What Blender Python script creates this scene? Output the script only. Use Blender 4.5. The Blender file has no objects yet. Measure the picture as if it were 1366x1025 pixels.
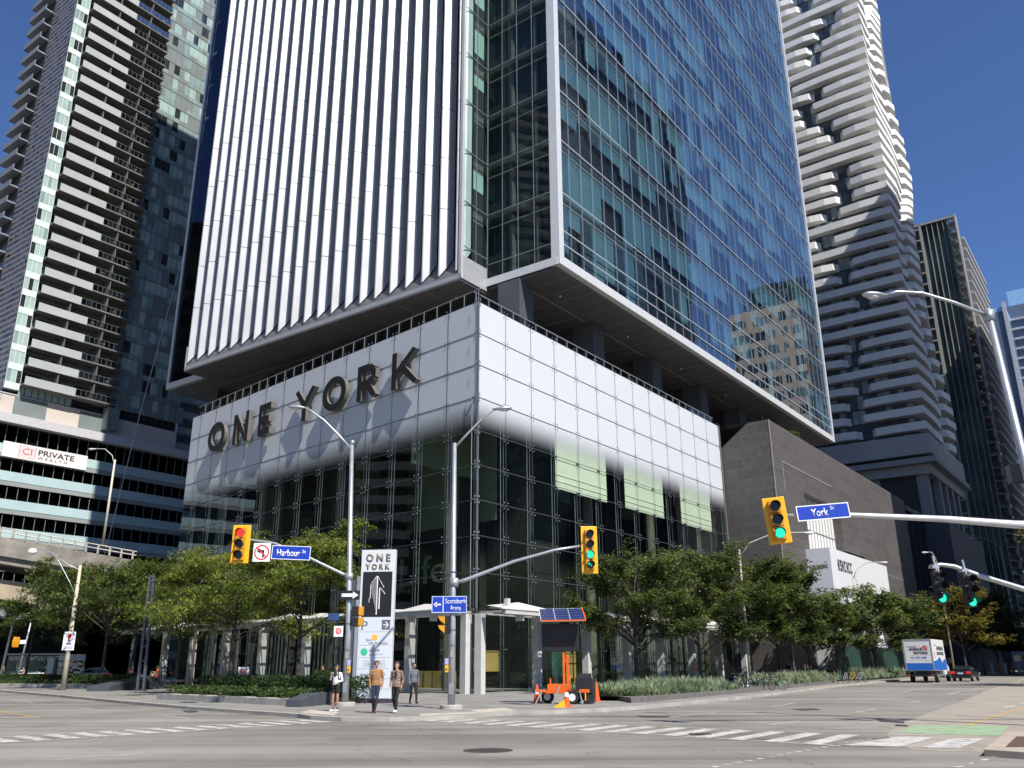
import bpy, bmesh, math, random
from mathutils import Vector, Matrix
R=math.radians; sin=math.sin; cos=math.cos; PI=math.pi
random.seed(7)
scn=bpy.context.scene; COL=scn.collection
# ---------------------------------------------------------------- camera model
F=1134.8; TH=0.318636; RO=0.005368; H=1.65
fw=Vector((0,cos(TH),sin(TH))); r0=Vector((1,0,0)); u0=Vector((0,-sin(TH),cos(TH)))
cr=r0*cos(RO)-u0*sin(RO); cu=u0*cos(RO)+r0*sin(RO); CAM=Vector((0,0,H))
def gp(x,y,z=0.0):
    d=fw*F+cr*(x-683)-cu*(y-512.5); p=CAM+d*((z-H)/d.z); return Vector((p.x,p.y,z))
AR=R(36.22); AP=R(-46.2)
def D(a): return Vector((sin(a),cos(a),0))
c0=Vector((-2.35,55.34,0)); DR=D(AR); DN=D(AR+PI/2)
def EN(e,n,z=0): return c0+DR*e+DN*n+Vector((0,0,z))
SUN_AZ=R(145.6); SUN_EL=R(49)
# ---------------------------------------------------------------- materials
def newmat(name):
    m=bpy.data.materials.new(name); m.use_nodes=True; nt=m.node_tree
    return m,nt,nt.nodes['Principled BSDF'],nt.nodes['Material Output']
MATS={}
def mat(name,col,rough=.6,metal=0,var=.12,scale=2.0,bump=0,spec=.5,emit=0,detail=4):
    if name in MATS: return MATS[name]
    m,nt,b,o=newmat(name); N=nt.nodes; L=nt.links
    b.inputs['Roughness'].default_value=rough; b.inputs['Metallic'].default_value=metal
    b.inputs['Specular IOR Level'].default_value=spec
    tc=N.new('ShaderNodeTexCoord'); no=N.new('ShaderNodeTexNoise'); no.inputs['Scale'].default_value=scale; no.inputs['Detail'].default_value=detail
    L.new(tc.outputs['Object'],no.inputs['Vector'])
    mr=N.new('ShaderNodeMapRange'); mr.inputs['To Min'].default_value=1-var; mr.inputs['To Max'].default_value=1+var
    mr.inputs['From Min'].default_value=.3; mr.inputs['From Max'].default_value=.7
    L.new(no.outputs['Fac'],mr.inputs['Value'])
    mx=N.new('ShaderNodeVectorMath'); mx.operation='SCALE'; mx.inputs[0].default_value=col
    L.new(mr.outputs[0],mx.inputs['Scale']); L.new(mx.outputs[0],b.inputs['Base Color'])
    if bump:
        bp=N.new('ShaderNodeBump'); bp.inputs['Strength'].default_value=bump; bp.inputs['Distance'].default_value=.02
        n2=N.new('ShaderNodeTexNoise'); n2.inputs['Scale'].default_value=scale*12; L.new(tc.outputs['Object'],n2.inputs['Vector'])
        L.new(n2.outputs['Fac'],bp.inputs['Height']); L.new(bp.outputs[0],b.inputs['Normal'])
    if emit:
        b.inputs['Emission Color'].default_value=(*col,1); b.inputs['Emission Strength'].default_value=emit
    MATS[name]=m; return m
def glass(name,tint,refl=(1,1,1),ior=1.9,base=.0,bump=.0,bscale=.5,stretch=(1,1,1),frit=None):
    """clear tinted sheet: transparent + fresnel mirror; frit=(z0,z1,colour) white ceramic dots fading downwards"""
    if name in MATS: return MATS[name]
    m=bpy.data.materials.new(name); m.use_nodes=True; nt=m.node_tree; N=nt.nodes; L=nt.links
    N.remove(N['Principled BSDF']); out=N['Material Output']
    tr=N.new('ShaderNodeBsdfTransparent'); tr.inputs[0].default_value=(*tint,1)
    gl=N.new('ShaderNodeBsdfGlossy'); gl.inputs['Color'].default_value=(*refl,1); gl.inputs['Roughness'].default_value=.0
    lw_=N.new('ShaderNodeLayerWeight'); lw_.inputs[0].default_value=.5; fr=N.new('ShaderNodeMath'); fr.operation='POWER'; fr.inputs[1].default_value=4.2; L.new(lw_.outputs['Facing'],fr.inputs[0]); F0=((ior-1)/(ior+1))**2; base=base+F0
    tc=N.new('ShaderNodeTexCoord')
    if bump:
        mp=N.new('ShaderNodeMapping'); mp.inputs['Scale'].default_value=stretch; L.new(tc.outputs['Object'],mp.inputs['Vector'])
        no=N.new('ShaderNodeTexNoise'); no.inputs['Scale'].default_value=bscale; no.inputs['Detail'].default_value=1; L.new(mp.outputs[0],no.inputs['Vector'])
        bp=N.new('ShaderNodeBump'); bp.inputs['Strength'].default_value=1; bp.inputs['Distance'].default_value=bump
        L.new(no.outputs['Fac'],bp.inputs['Height']); L.new(bp.outputs[0],gl.inputs['Normal'])
    ad=N.new('ShaderNodeMath'); ad.operation='MULTIPLY_ADD'; ad.inputs[1].default_value=1-base; ad.inputs[2].default_value=base; ad.use_clamp=True
    L.new(fr.outputs[0],ad.inputs[0])
    mx=N.new('ShaderNodeMixShader'); L.new(ad.outputs[0],mx.inputs[0]); L.new(tr.outputs[0],mx.inputs[1]); L.new(gl.outputs[0],mx.inputs[2])
    last=mx
    if frit:
        z0,z1,fc=frit
        sx=N.new('ShaderNodeSeparateXYZ'); L.new(tc.outputs['Object'],sx.inputs[0])
        mr=N.new('ShaderNodeMapRange'); mr.interpolation_type='SMOOTHSTEP'; mr.inputs['From Min'].default_value=z0; mr.inputs['From Max'].default_value=z1
        L.new(sx.outputs['Z'],mr.inputs['Value'])
        df=N.new('ShaderNodeBsdfPrincipled'); df.inputs['Base Color'].default_value=(*fc,1); df.inputs['Roughness'].default_value=.3; df.inputs['Specular IOR Level'].default_value=.35
        m2=N.new('ShaderNodeMixShader'); L.new(mr.outputs[0],m2.inputs[0]); L.new(mx.outputs[0],m2.inputs[1]); L.new(df.outputs[0],m2.inputs[2]); last=m2
    L.new(last.outputs[0],out.inputs[0]); MATS[name]=m; return m
def leafmat(name,col):
    if name in MATS: return MATS[name]
    m=bpy.data.materials.new(name); m.use_nodes=True; nt=m.node_tree; N=nt.nodes; L=nt.links
    b=N['Principled BSDF']; b.inputs['Roughness'].default_value=.55; b.inputs['Base Color'].default_value=(*col,1); b.inputs['Specular IOR Level'].default_value=.3
    t=N.new('ShaderNodeBsdfTranslucent'); t.inputs[0].default_value=(col[0]*1.5,col[1]*1.5,col[2]*.8,1)
    mx=N.new('ShaderNodeMixShader'); mx.inputs[0].default_value=.35
    L.new(b.outputs[0],mx.inputs[1]); L.new(t.outputs[0],mx.inputs[2]); L.new(mx.outputs[0],N['Material Output'].inputs[0])
    MATS[name]=m; return m
# ---------------------------------------------------------------- mesh builder
class MB:
    def __init__(s): s.v=[]; s.f=[]; s.m=[]; s.M=Matrix.Identity(4)
    def add(s,vs,fs,mi=0):
        b=len(s.v); M=s.M; s.v+=[tuple(M@Vector(p)) for p in vs]; s.f+=[tuple(b+i for i in f) for f in fs]; s.m+=[mi]*len(fs); return s
    def quad(s,a,b,c,d,mi=0): return s.add([a,b,c,d],[(0,1,2,3)],mi)
    def box(s,x0,x1,y0,y1,z0,z1,mi=0):
        return s.add([(x0,y0,z0),(x1,y0,z0),(x1,y1,z0),(x0,y1,z0),(x0,y0,z1),(x1,y0,z1),(x1,y1,z1),(x0,y1,z1)],
            [(3,2,1,0),(4,5,6,7),(0,1,5,4),(1,2,6,5),(2,3,7,6),(3,0,4,7)],mi)
    def prism(s,poly,z0,z1,mi=0):
        n=len(poly); a=sum(poly[i][0]*poly[(i+1)%n][1]-poly[(i+1)%n][0]*poly[i][1] for i in range(n))
        if a<0: poly=poly[::-1]
        return s.add([(p[0],p[1],z0) for p in poly]+[(p[0],p[1],z1) for p in poly],
            [tuple(range(n-1,-1,-1)),tuple(range(n,2*n))]+[(i,(i+1)%n,n+(i+1)%n,n+i) for i in range(n)],mi)
    def xprism(s,poly,y0,y1,mi=0,inset=0):   # profile in xz extruded along y
        n=len(poly); a=sum(poly[i][0]*poly[(i+1)%n][1]-poly[(i+1)%n][0]*poly[i][1] for i in range(n))
        if a<0: poly=poly[::-1]
        return s.add([(p[0],y0,p[1]) for p in poly]+[(p[0],y1,p[1]) for p in poly],
            [tuple(range(n)),tuple(range(2*n-1,n-1,-1))]+[((i+1)%n,i,n+i,n+(i+1)%n) for i in range(n)],mi)
    def tube(s,pts,rad,k=8,mi=0,caps=True):
        pts=[Vector(p) for p in pts]
        if not isinstance(rad,(list,tuple)): rad=[rad]*len(pts)
        vs=[]; up=Vector((0,0,1)); pa=None
        for i,p in enumerate(pts):
            t=(pts[min(i+1,len(pts)-1)]-pts[max(i-1,0)]); t=t.normalized() if t.length>1e-9 else up
            if pa is None: a=t.cross(up) if abs(t.z)<.95 else t.cross(Vector((0,1,0)))
            else: a=pa-t*pa.dot(t)
            a.normalize(); pa=a; b=t.cross(a)
            for j in range(k):
                w=2*PI*j/k; vs.append(p+a*cos(w)*rad[i]+b*sin(w)*rad[i])
        fs=[(i*k+j,i*k+(j+1)%k,(i+1)*k+(j+1)%k,(i+1)*k+j) for i in range(len(pts)-1) for j in range(k)]
        if caps: fs+=[tuple(range(k-1,-1,-1)),tuple((len(pts)-1)*k+j for j in range(k))]
        return s.add(vs,fs,mi)
    def bar(s,a,b,w,h,mi=0):  # rectangular bar a->b
        a=Vector(a); b=Vector(b); t=(b-a).normalized(); up=Vector((0,0,1)) if abs(t.z)<.9 else Vector((0,1,0))
        x=t.cross(up).normalized()*w/2; y=x.cross(t).normalized()*h/2
        return s.add([a-x-y,a+x-y,a+x+y,a-x+y,b-x-y,b+x-y,b+x+y,b-x+y],[(3,2,1,0),(4,5,6,7),(0,1,5,4),(1,2,6,5),(2,3,7,6),(3,0,4,7)],mi)
    def lathe(s,prof,k=16,mi=0,cx=0,cy=0):
        vs=[(cx+r*cos(2*PI*j/k),cy+r*sin(2*PI*j/k),z) for r,z in prof for j in range(k)]
        fs=[(i*k+j,i*k+(j+1)%k,(i+1)*k+(j+1)%k,(i+1)*k+j) for i in range(len(prof)-1) for j in range(k)]
        fs+=[tuple(range(k-1,-1,-1)),tuple((len(prof)-1)*k+j for j in range(k))]
        return s.add(vs,fs,mi)
    def cyl(s,c,ax,r,h,k=16,mi=0,r2=None):
        c=Vector(c); ax=Vector(ax).normalized(); return s.tube([c-ax*h/2,c+ax*h/2],[r,r if r2 is None else r2],k,mi)
    def ell(s,c,r,mi=0,k=10,m=7):
        vs=[(c[0],c[1],c[2]-r[2])]
        for i in range(1,m):
            t=-PI/2+PI*i/m
            vs+=[(c[0]+r[0]*cos(t)*cos(2*PI*j/k),c[1]+r[1]*cos(t)*sin(2*PI*j/k),c[2]+r[2]*sin(t)) for j in range(k)]
        vs.append((c[0],c[1],c[2]+r[2])); n=len(vs)-1
        fs=[(0,1+(j+1)%k,1+j) for j in range(k)]
        fs+=[(1+i*k+j,1+i*k+(j+1)%k,1+(i+1)*k+(j+1)%k,1+(i+1)*k+j) for i in range(m-2) for j in range(k)]
        fs+=[(n,1+(m-2)*k+j,1+(m-2)*k+(j+1)%k) for j in range(k)]
        return s.add(vs,fs,mi)
    def build(s,name,mats,parent=None,smooth=False,label=None,bevel=0):
        me=bpy.data.meshes.new(name); me.from_pydata(s.v,[],s.f)
        if not isinstance(mats,(list,tuple)): mats=[mats]
        for m in mats: me.materials.append(m)
        if len(mats)>1: me.polygons.foreach_set('material_index',s.m)
        if smooth: me.polygons.foreach_set('use_smooth',[True]*len(s.f))
        me.update(); o=bpy.data.objects.new(name,me); COL.objects.link(o)
        if parent: o.parent=parent
        if label: o['label']=label
        if bevel:
            b=o.modifiers.new('bevel','BEVEL'); b.width=bevel; b.segments=2; b.limit_method='ANGLE'
        return o
def thing(name,label,cat,loc=(0,0,0),rz=0,group=None):
    o=bpy.data.objects.new(name,None); o.empty_display_size=.3; COL.objects.link(o); o.location=loc; o.rotation_euler=(0,0,rz)
    o['label']=label; o['category']=cat
    if group: o['group']=group
    return o
def tag(o,label,cat,group=None):
    o['label']=label; o['category']=cat
    if group: o['group']=group
    return o
def struct(o): o['kind']='structure'; return o
def dup(o,parent=None):
    c=o.copy(); COL.objects.link(c)
    if parent: c.parent=parent
    for ch in o.children: dup(ch,c)
    return c
def text(s,name,mat_,parent,o,xd,yd,w=None,h=.3,ext=.01,bold=0,align='LEFT',label=None):
    """lettering: origin o (lower left), xd reading direction, yd up; h cap height; w overall width"""
    cu_=bpy.data.curves.new('t','FONT'); cu_.body=s; cu_.size=1; cu_.extrude=0; cu_.offset=bold; cu_.resolution_u=3
    ob=bpy.data.objects.new('t',cu_); COL.objects.link(ob)
    dg=bpy.context.evaluated_depsgraph_get(); me=bpy.data.meshes.new_from_object(ob.evaluated_get(dg))
    bpy.data.objects.remove(ob); bpy.data.curves.remove(cu_)
    xs=[v.co.x for v in me.vertices]; 
    x0,x1=min(xs),max(xs); sc=h/.72; sx=sc if w is None else w/(x1-x0)
    xd=Vector(xd).normalized(); yd=Vector(yd).normalized(); zd=xd.cross(yd); o=Vector(o)
    W=sx*(x1-x0); off=0 if align=='LEFT' else -W/2
    bm=bmesh.new(); bm.from_mesh(me)
    for v in bm.verts: v.co=o+xd*((v.co.x-x0)*sx+off)+yd*(v.co.y*sc)+zd*.0
    if ext:
        g=bmesh.ops.extrude_face_region(bm,geom=bm.faces[:])
        for e in g['geom']:
            if isinstance(e,bmesh.types.BMVert): e.co+=zd*ext
        bmesh.ops.recalc_face_normals(bm,faces=bm.faces[:])
    bm.to_mesh(me); bm.free(); me.materials.clear(); me.materials.append(mat_)
    ob=bpy.data.objects.new(name,me); COL.objects.link(ob)
    if parent: ob.parent=parent
    if label: ob['label']=label
    return ob
# ---------------------------------------------------------------- palette
white_paint=mat('white_paint',(.72,.72,.72),.35,var=.05,scale=.6)
fin_white=mat('fin_white',(.46,.465,.475),.4,metal=.1,var=.1,scale=.35)
trim_white=mat('trim_white',(.62,.63,.64),.35,metal=.2,var=.05)
soffit_grey=mat('soffit_grey',(.1,.103,.108),.5,var=.08,scale=.5)
dark_metal=mat('dark_metal',(.035,.038,.045),.45,metal=.3,var=.15)
black=mat('black_plastic',(.012,.012,.014),.5,var=.1)
galv=mat('galvanised_steel',(.42,.44,.46),.42,metal=.6,var=.12,scale=3)
conc=mat('concrete',(.36,.345,.31),.85,var=.15,scale=1.5,bump=.3)
conc_dark=mat('aged_concrete',(.22,.2,.17),.9,var=.3,scale=.6,bump=.4)
yellow_paint=mat('signal_yellow',(.85,.42,.01),.4,var=.05)
blue_sign=mat('sign_blue',(.01,.045,.4),.4,var=.04)
sign_white=mat('sign_white',(.8,.8,.8),.4,var=.03)
sign_black=mat('sign_black',(.01,.01,.01),.5,var=.03)
sign_red=mat('sign_red',(.6,.02,.02),.4,var=.03)
orange_paint=mat('orange_paint',(.75,.13,.01),.4,var=.08,scale=4)
cone_orange=mat('cone_orange',(.8,.1,.015),.5,var=.06,scale=5)
rubber=mat('tyre_rubber',(.015,.015,.015),.8,var=.2,scale=6)
bark=mat('bark',(.06,.048,.038),.9,var=.35,scale=5,bump=.8)
# ---------------------------------------------------------------- world, sun, camera
w=bpy.data.worlds.new('World'); scn.world=w; w.use_nodes=True; nt=w.node_tree
bg=nt.nodes['Background']; sk=nt.nodes.new('ShaderNodeTexSky'); sk.sky_type='NISHITA'; sk.sun_disc=False
sk.sun_elevation=SUN_EL; sk.sun_rotation=SUN_AZ; sk.air_density=1.0; sk.dust_density=.0; sk.ozone_density=6.0; sk.altitude=100
gm=nt.nodes.new('ShaderNodeVectorMath'); gm.operation='MULTIPLY'; gm.inputs[1].default_value=(.86,.96,1.2); nt.links.new(sk.outputs[0],gm.inputs[0]); nt.links.new(gm.outputs[0],bg.inputs[0]); bg.inputs[1].default_value=.075
sl=bpy.data.lights.new('sun','SUN'); sl.energy=4.9; sl.angle=R(.5); sl.color=(1,.955,.88)
so=bpy.data.objects.new('sun',sl); COL.objects.link(so)
sd=Vector((sin(SUN_AZ)*cos(SUN_EL),cos(SUN_AZ)*cos(SUN_EL),sin(SUN_EL)))
so.rotation_euler=sd.to_track_quat('Z','Y').to_euler()
cam=bpy.data.cameras.new('camera'); co=bpy.data.objects.new('camera',cam); COL.objects.link(co)
cam.sensor_width=36; cam.lens=F*36/1366; cam.clip_end=5000; cam.clip_start=.1
M=Matrix((cr,cu,-fw)).transposed().to_4x4(); M.translation=CAM; co.matrix_world=M
scn.camera=co
scn.view_settings.view_transform='Standard'; scn.view_settings.look='None'; scn.view_settings.exposure=.55; scn.view_settings.gamma=1
scn.cycles.max_bounces=8; scn.cycles.transparent_max_bounces=16; scn.cycles.caustics_reflective=False; scn.cycles.caustics_refractive=False
scn.cycles.use_denoising=True
# ---------------------------------------------------------------- ground
def asphalt():
    m,nt,b,o=newmat('asphalt'); N=nt.nodes; L=nt.links; tc=N.new('ShaderNodeTexCoord')
    def noise(s,d=6,st=None):
        n=N.new('ShaderNodeTexNoise'); n.inputs['Scale'].default_value=s; n.inputs['Detail'].default_value=d
        if st:
            mp=N.new('ShaderNodeMapping'); mp.inputs['Rotation'].default_value=(0,0,st[1]); mp.inputs['Scale'].default_value=st[0]; L.new(tc.outputs['Object'],mp.inputs[0]); L.new(mp.outputs[0],n.inputs['Vector'])
        else: L.new(tc.outputs['Object'],n.inputs['Vector'])
        return n
    a=noise(.12); g=noise(45,3); t=noise(.5,5,((.08,1.3,1),AR)); 
    r=N.new('ShaderNodeValToRGB'); r.color_ramp.elements[0].position=.38; r.color_ramp.elements[0].color=(.135,.125,.11,1); r.color_ramp.elements[1].position=.6; r.color_ramp.elements[1].color=(.27,.253,.222,1)
    m1=N.new('ShaderNodeMath'); m1.operation='MULTIPLY_ADD'; m1.inputs[1].default_value=.5
    L.new(t.outputs['Fac'],m1.inputs[0])
    m2=N.new('ShaderNodeMath'); m2.operation='MULTIPLY'; m2.inputs[1].default_value=.5; L.new(a.outputs['Fac'],m2.inputs[0]); L.new(m2.outputs[0],m1.inputs[2])
    L.new(m1.outputs[0],r.inputs[0])
    mr=N.new('ShaderNodeMapRange'); mr.inputs['To Min'].default_value=.78; mr.inputs['To Max'].default_value=1.2; L.new(g.outputs['Fac'],mr.inputs['Value'])
    # cracks
    v=N.new('ShaderNodeTexVoronoi'); v.feature='DISTANCE_TO_EDGE'; v.inputs['Scale'].default_value=.16
    wv=N.new('ShaderNodeVectorMath'); wv.operation='ADD'; nn=noise(.6,5); L.new(tc.outputs['Object'],wv.inputs[0]); 
    ws=N.new('ShaderNodeVectorMath'); ws.operation='SCALE'; ws.inputs['Scale'].default_value=2.5; L.new(nn.outputs['Color'],ws.inputs[0]); L.new(ws.outputs[0],wv.inputs[1]); L.new(wv.outputs[0],v.inputs['Vector'])
    mc=N.new('ShaderNodeMapRange'); mc.inputs['From Max'].default_value=.006; mc.inputs['To Min'].default_value=.62; mc.inputs['To Max'].default_value=1; L.new(v.outputs['Distance'],mc.inputs['Value'])
    mm=N.new('ShaderNodeMath'); mm.operation='MULTIPLY'; L.new(mr.outputs[0],mm.inputs[0]); L.new(mc.outputs[0],mm.inputs[1])
    blot=noise(.35,7); mb=N.new('ShaderNodeMapRange'); mb.inputs['From Min'].default_value=.56; mb.inputs['From Max'].default_value=.72; mb.inputs['To Min'].default_value=1; mb.inputs['To Max'].default_value=.72; L.new(blot.outputs['Fac'],mb.inputs['Value'])
    t2=noise(.9,3,((.03,1,1),AR)); mt2=N.new('ShaderNodeMapRange'); mt2.inputs['From Min'].default_value=.5; mt2.inputs['From Max'].default_value=.68; mt2.inputs['To Min'].default_value=1; mt2.inputs['To Max'].default_value=.8; L.new(t2.outputs['Fac'],mt2.inputs['Value'])
    m3=N.new('ShaderNodeMath'); m3.operation='MULTIPLY'; L.new(mb.outputs[0],m3.inputs[0]); L.new(mt2.outputs[0],m3.inputs[1]); m4=N.new('ShaderNodeMath'); m4.operation='MULTIPLY'; L.new(m3.outputs[0],m4.inputs[0]); L.new(mm.outputs[0],m4.inputs[1]); mm=m4
    s=N.new('ShaderNodeVectorMath'); s.operation='SCALE'; L.new(r.outputs[0],s.inputs[0]); L.new(mm.outputs[0],s.inputs['Scale']); L.new(s.outputs[0],b.inputs['Base Color'])
    b.inputs['Roughness'].default_value=.85
    bp=N.new('ShaderNodeBump'); bp.inputs['Strength'].default_value=.5; bp.inputs['Distance'].default_value=.01; L.new(g.outputs['Fac'],bp.inputs['Height']); L.new(bp.outputs[0],b.inputs['Normal'])
    return m
def paver():
    m,nt,b,o=newmat('sidewalk_paving'); N=nt.nodes; L=nt.links; tc=N.new('ShaderNodeTexCoord')
    mp=N.new('ShaderNodeMapping'); mp.inputs['Rotation'].default_value=(0,0,AR); L.new(tc.outputs['Object'],mp.inputs[0])
    br=N.new('ShaderNodeTexBrick'); br.inputs['Scale'].default_value=1; br.inputs['Mortar Size'].default_value=.012; br.offset=.5
    br.inputs['Brick Width'].default_value=1.5; br.inputs['Row Height'].default_value=1.5
    br.inputs['Color1'].default_value=(.2,.19,.175,1); br.inputs['Color2'].default_value=(.245,.235,.215,1); br.inputs['Mortar'].default_value=(.09,.085,.08,1)
    L.new(mp.outputs[0],br.inputs[0])
    n=N.new('ShaderNodeTexNoise'); n.inputs['Scale'].default_value=.9; n.inputs['Detail'].default_value=7; L.new(tc.outputs['Object'],n.inputs['Vector'])
    mr=N.new('ShaderNodeMapRange'); mr.inputs['To Min'].default_value=.7; mr.inputs['To Max'].default_value=1.3; L.new(n.outputs['Fac'],mr.inputs['Value'])
    s=N.new('ShaderNodeVectorMath'); s.operation='SCALE'; L.new(br.outputs[0],s.inputs[0]); L.new(mr.outputs[0],s.inputs['Scale']); L.new(s.outputs[0],b.inputs['Base Color']); b.inputs['Roughness'].default_value=.85
    return m
def worn(name,col,under=(.2,.19,.175),amt=.5):
    m,nt,b,o=newmat(name); N=nt.nodes; L=nt.links; tc=N.new('ShaderNodeTexCoord')
    n=N.new('ShaderNodeTexNoise'); n.inputs['Scale'].default_value=3.5; n.inputs['Detail'].default_value=9; n.inputs['Roughness'].default_value=.75; L.new(tc.outputs['Object'],n.inputs['Vector'])
    r=N.new('ShaderNodeValToRGB'); r.color_ramp.elements[0].position=.36+.1*amt; r.color_ramp.elements[0].color=(*under,1); r.color_ramp.elements[1].position=.5+.12*amt; r.color_ramp.elements[1].color=(*col,1)
    L.new(n.outputs['Fac'],r.inputs[0]); L.new(r.outputs[0],b.inputs['Base Color']); b.inputs['Roughness'].default_value=.8; return m
ASP=asphalt(); PAV=paver(); KERB=mat('kerb_concrete',(.33,.31,.275),.85,var=.2,scale=1.2,bump=.3)
LINE=worn('road_paint_white',(.5,.485,.45),amt=.22); LINEW=worn('road_paint_worn',(.47,.46,.43),amt=.5); LINEY=worn('road_paint_yellow',(.6,.35,.04),amt=.3)
GREEN=worn('bike_lane_green',(.26,.37,.21),amt=.0); PATH=mat('bike_path_concrete',(.3,.262,.215),.85,var=.14,scale=.8,bump=.3)
RZ=-.13
m=MB(); m.quad((-1500,-600,RZ),(1500,-600,RZ),(1500,2500,RZ),(-1500,2500,RZ)); struct(m.build('road',ASP))
# pavement block around the office tower; its kerb follows Harbour Street, the corner and York Street
_f=gp(0,921); edge=[_f+D(R(-52))*260,_f+D(R(-50))*90]+[gp(x,y) for x,y in ((0,921),(75,927),(150,934),(250,942.5),(330,948),(397,952.5),(415,955))]
edge+=[gp(x,y) for x,y in ((455,957),(520,957.5),(600,955),(650,951.5),(690,948.5),(740,948),(800,945.5),(870,941),(940,934),(1000,928.5),(1060,921.5),(1115,914.5),(1160,910.5),(1225,904.5),(1300,898.5),(1366,894))]
edge.append(EN(330,13))
def offset(pts,d):
    out=[]
    for i,p in enumerate(pts):
        t=(pts[min(i+1,len(pts)-1)]-pts[max(i-1,0)]); n=Vector((-t.y,t.x,0)).normalized(); out.append(p+n*d)
    return out
inn=offset(edge,.32)
m=MB()
for i in range(len(edge)-1):
    a,b,c,d=edge[i],edge[i+1],inn[i+1],inn[i]
    m.add([(a.x,a.y,RZ-.1),(b.x,b.y,RZ-.1),(b.x,b.y,0),(a.x,a.y,0),(d.x,d.y,0),(c.x,c.y,0)],[(0,1,2,3),(3,2,5,4)])
struct(m.build('kerb',KERB))
m=MB(); poly=[(p.x,p.y) for p in inn]+[(500,420),(100,600),(-330,400)]
m.prism(poly,-.3,0); struct(m.build('pavement',PAV))
# drop-kerb ramps at the corner (lighter concrete)
m=MB()
for pts in (((640,951.2),(690,947.6),(672,944.5),(628,947.5)),((560,955.4),(640,951.6),(632,949.6),(560,952.6)),((400,950.5),(445,954.5),(452,950),(415,946.8))):
    q=[gp(x,y,.004) for x,y in pts]; m.add([tuple(p) for p in q],[(0,1,2,3)])
struct(m.build('ramp_concrete',mat('ramp_concrete',(.44,.4,.33),.85,var=.15,scale=1.5)))
def paint(name,quads,mt,z=RZ+.004,kind=True):
    m=MB()
    for q in quads:
        q=[gp(x,y,z) for x,y in q]; m.add([tuple(p) for p in q],[tuple(range(len(q)))])
    o=m.build(name,mt); struct(o); return o
def strip(a,b,w,z=RZ+.004):   # ground strip a->b of width w, a/b ground points
    t=(b-a).normalized(); n=Vector((-t.y,t.x,0))*w/2; return [a-n,b-n,b+n,a+n]
def bars(a0,a1,b0,b1,n,duty=.5,z=RZ+.004,skip=()):
    out=[]
    for i in range(n):
        if i in skip: continue
        t0=(i+.0)/n; t1=(i+duty)/n
        out.append([a0.lerp(a1,t0),a0.lerp(a1,t1),b0.lerp(b1,t1),b0.lerp(b1,t0)])
    return out
def gpaint(name,polys,mt,z=RZ+.004):
    m=MB()
    for q in polys: m.add([(p[0],p[1],z) for p in q],[tuple(range(len(q)))])
    return struct(m.build(name,mt))
g=lambda x,y:gp(x,y,RZ)
# zebra crossing over Harbour Street (left)
A0,A1=g(-260,999),g(440,958.5); B0,B1=g(-300,1011),g(440,963.5)
AX=(A1-A0); 
tl=D(AP)
def along(p,A,B):  # intersection of line p+t*tl with line A->B
    d=B-A; den=tl.x*d.y-tl.y*d.x; t=((A.x-p.x)*d.y-(A.y-p.y)*d.x)/den; return p+tl*t
polys=[]
nb=20
for i in range(nb):
    p=A0.lerp(A1,i/nb); q=A0.lerp(A1,(i+.5)/nb)
    polys.append([p,q,along(q,B0,B1),along(p,B0,B1)])
polys+= [strip(A0,A1,.14),strip(B0,B1,.14)]
gpaint('crosswalk_markings_harbour_street',polys[:nb],LINE); gpaint('crosswalk_border_harbour_street',polys[nb:],LINE,RZ+.008)
# zebra crossing over York Street (right)
A0,A1=g(560,956.8),g(1140,980.5); B0,B1=g(560,961.5),g(1122,995.5); tl=DR
polys=[]; nb=15
for i in range(nb):
    p=B0.lerp(B1,i/nb); q=B0.lerp(B1,(i+.48)/nb)
    polys.append([p,q,along(q,A0,A1),along(p,A0,A1)])
gpaint('crosswalk_markings_york_street',polys,LINE); gpaint('crosswalk_border_york_street',[strip(A0,A1,.12),strip(B0,B1,.12)],LINE,RZ+.008)
polys=[]
for pts in (((1119,995),(1200,983.5),(1248,984.5),(1202,997)),((1228,997.5),(1270,986),(1316,985.5),(1280,999))): polys.append([g(*p) for p in pts])
gpaint('crosswalk_markings_bike_path',polys,LINE,RZ+.012)
# dashed guide line bottom right, lane lines
polys=[]
a,b=g(950,1024),g(1165,985)
for i in range(18): polys.append(strip(a.lerp(b,i/18),a.lerp(b,(i+.5)/18),.13))
a,b=g(1275,1024),g(1366,1000)
for i in range(6): polys.append(strip(a.lerp(b,i/6),a.lerp(b,(i+.5)/6),.13))
for x0,y0,x1,y1,w_ in ((889,957.5,960,950,.14),(1025,967.5,1068,961.5,.14),(1140,950.5,1168,946,.14),(1028,943,1062,938,.12),(1198,924,1228,919.5,.12),(1264,927,1282,922.5,.14),(1215,937,1226,935,.2),(690,950.5,905,943,.12),(905,943,1120,920,.1),(760,955.5,860,946.5,.1),(1286,921.5,1330,916,.1),(1340,911,1366,908,.1),(100,944,140,948,.12),(217,954.5,253,959,.12),(66,1015,193,1005,.14),(15,934,45,938,.12),(82,966,96,964.8,.12)):
    polys.append(strip(g(x0,y0),g(x1,y1),w_))
gpaint('lane_markings',polys,LINEW)
gpaint('stop_line',[strip(g(0,957.8),g(51,957.5),.3)],LINE,RZ+.012); gpaint('yellow_lane_line',[strip(g(-120,931),g(49,957),.12)],LINEY,RZ+.008)
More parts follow.
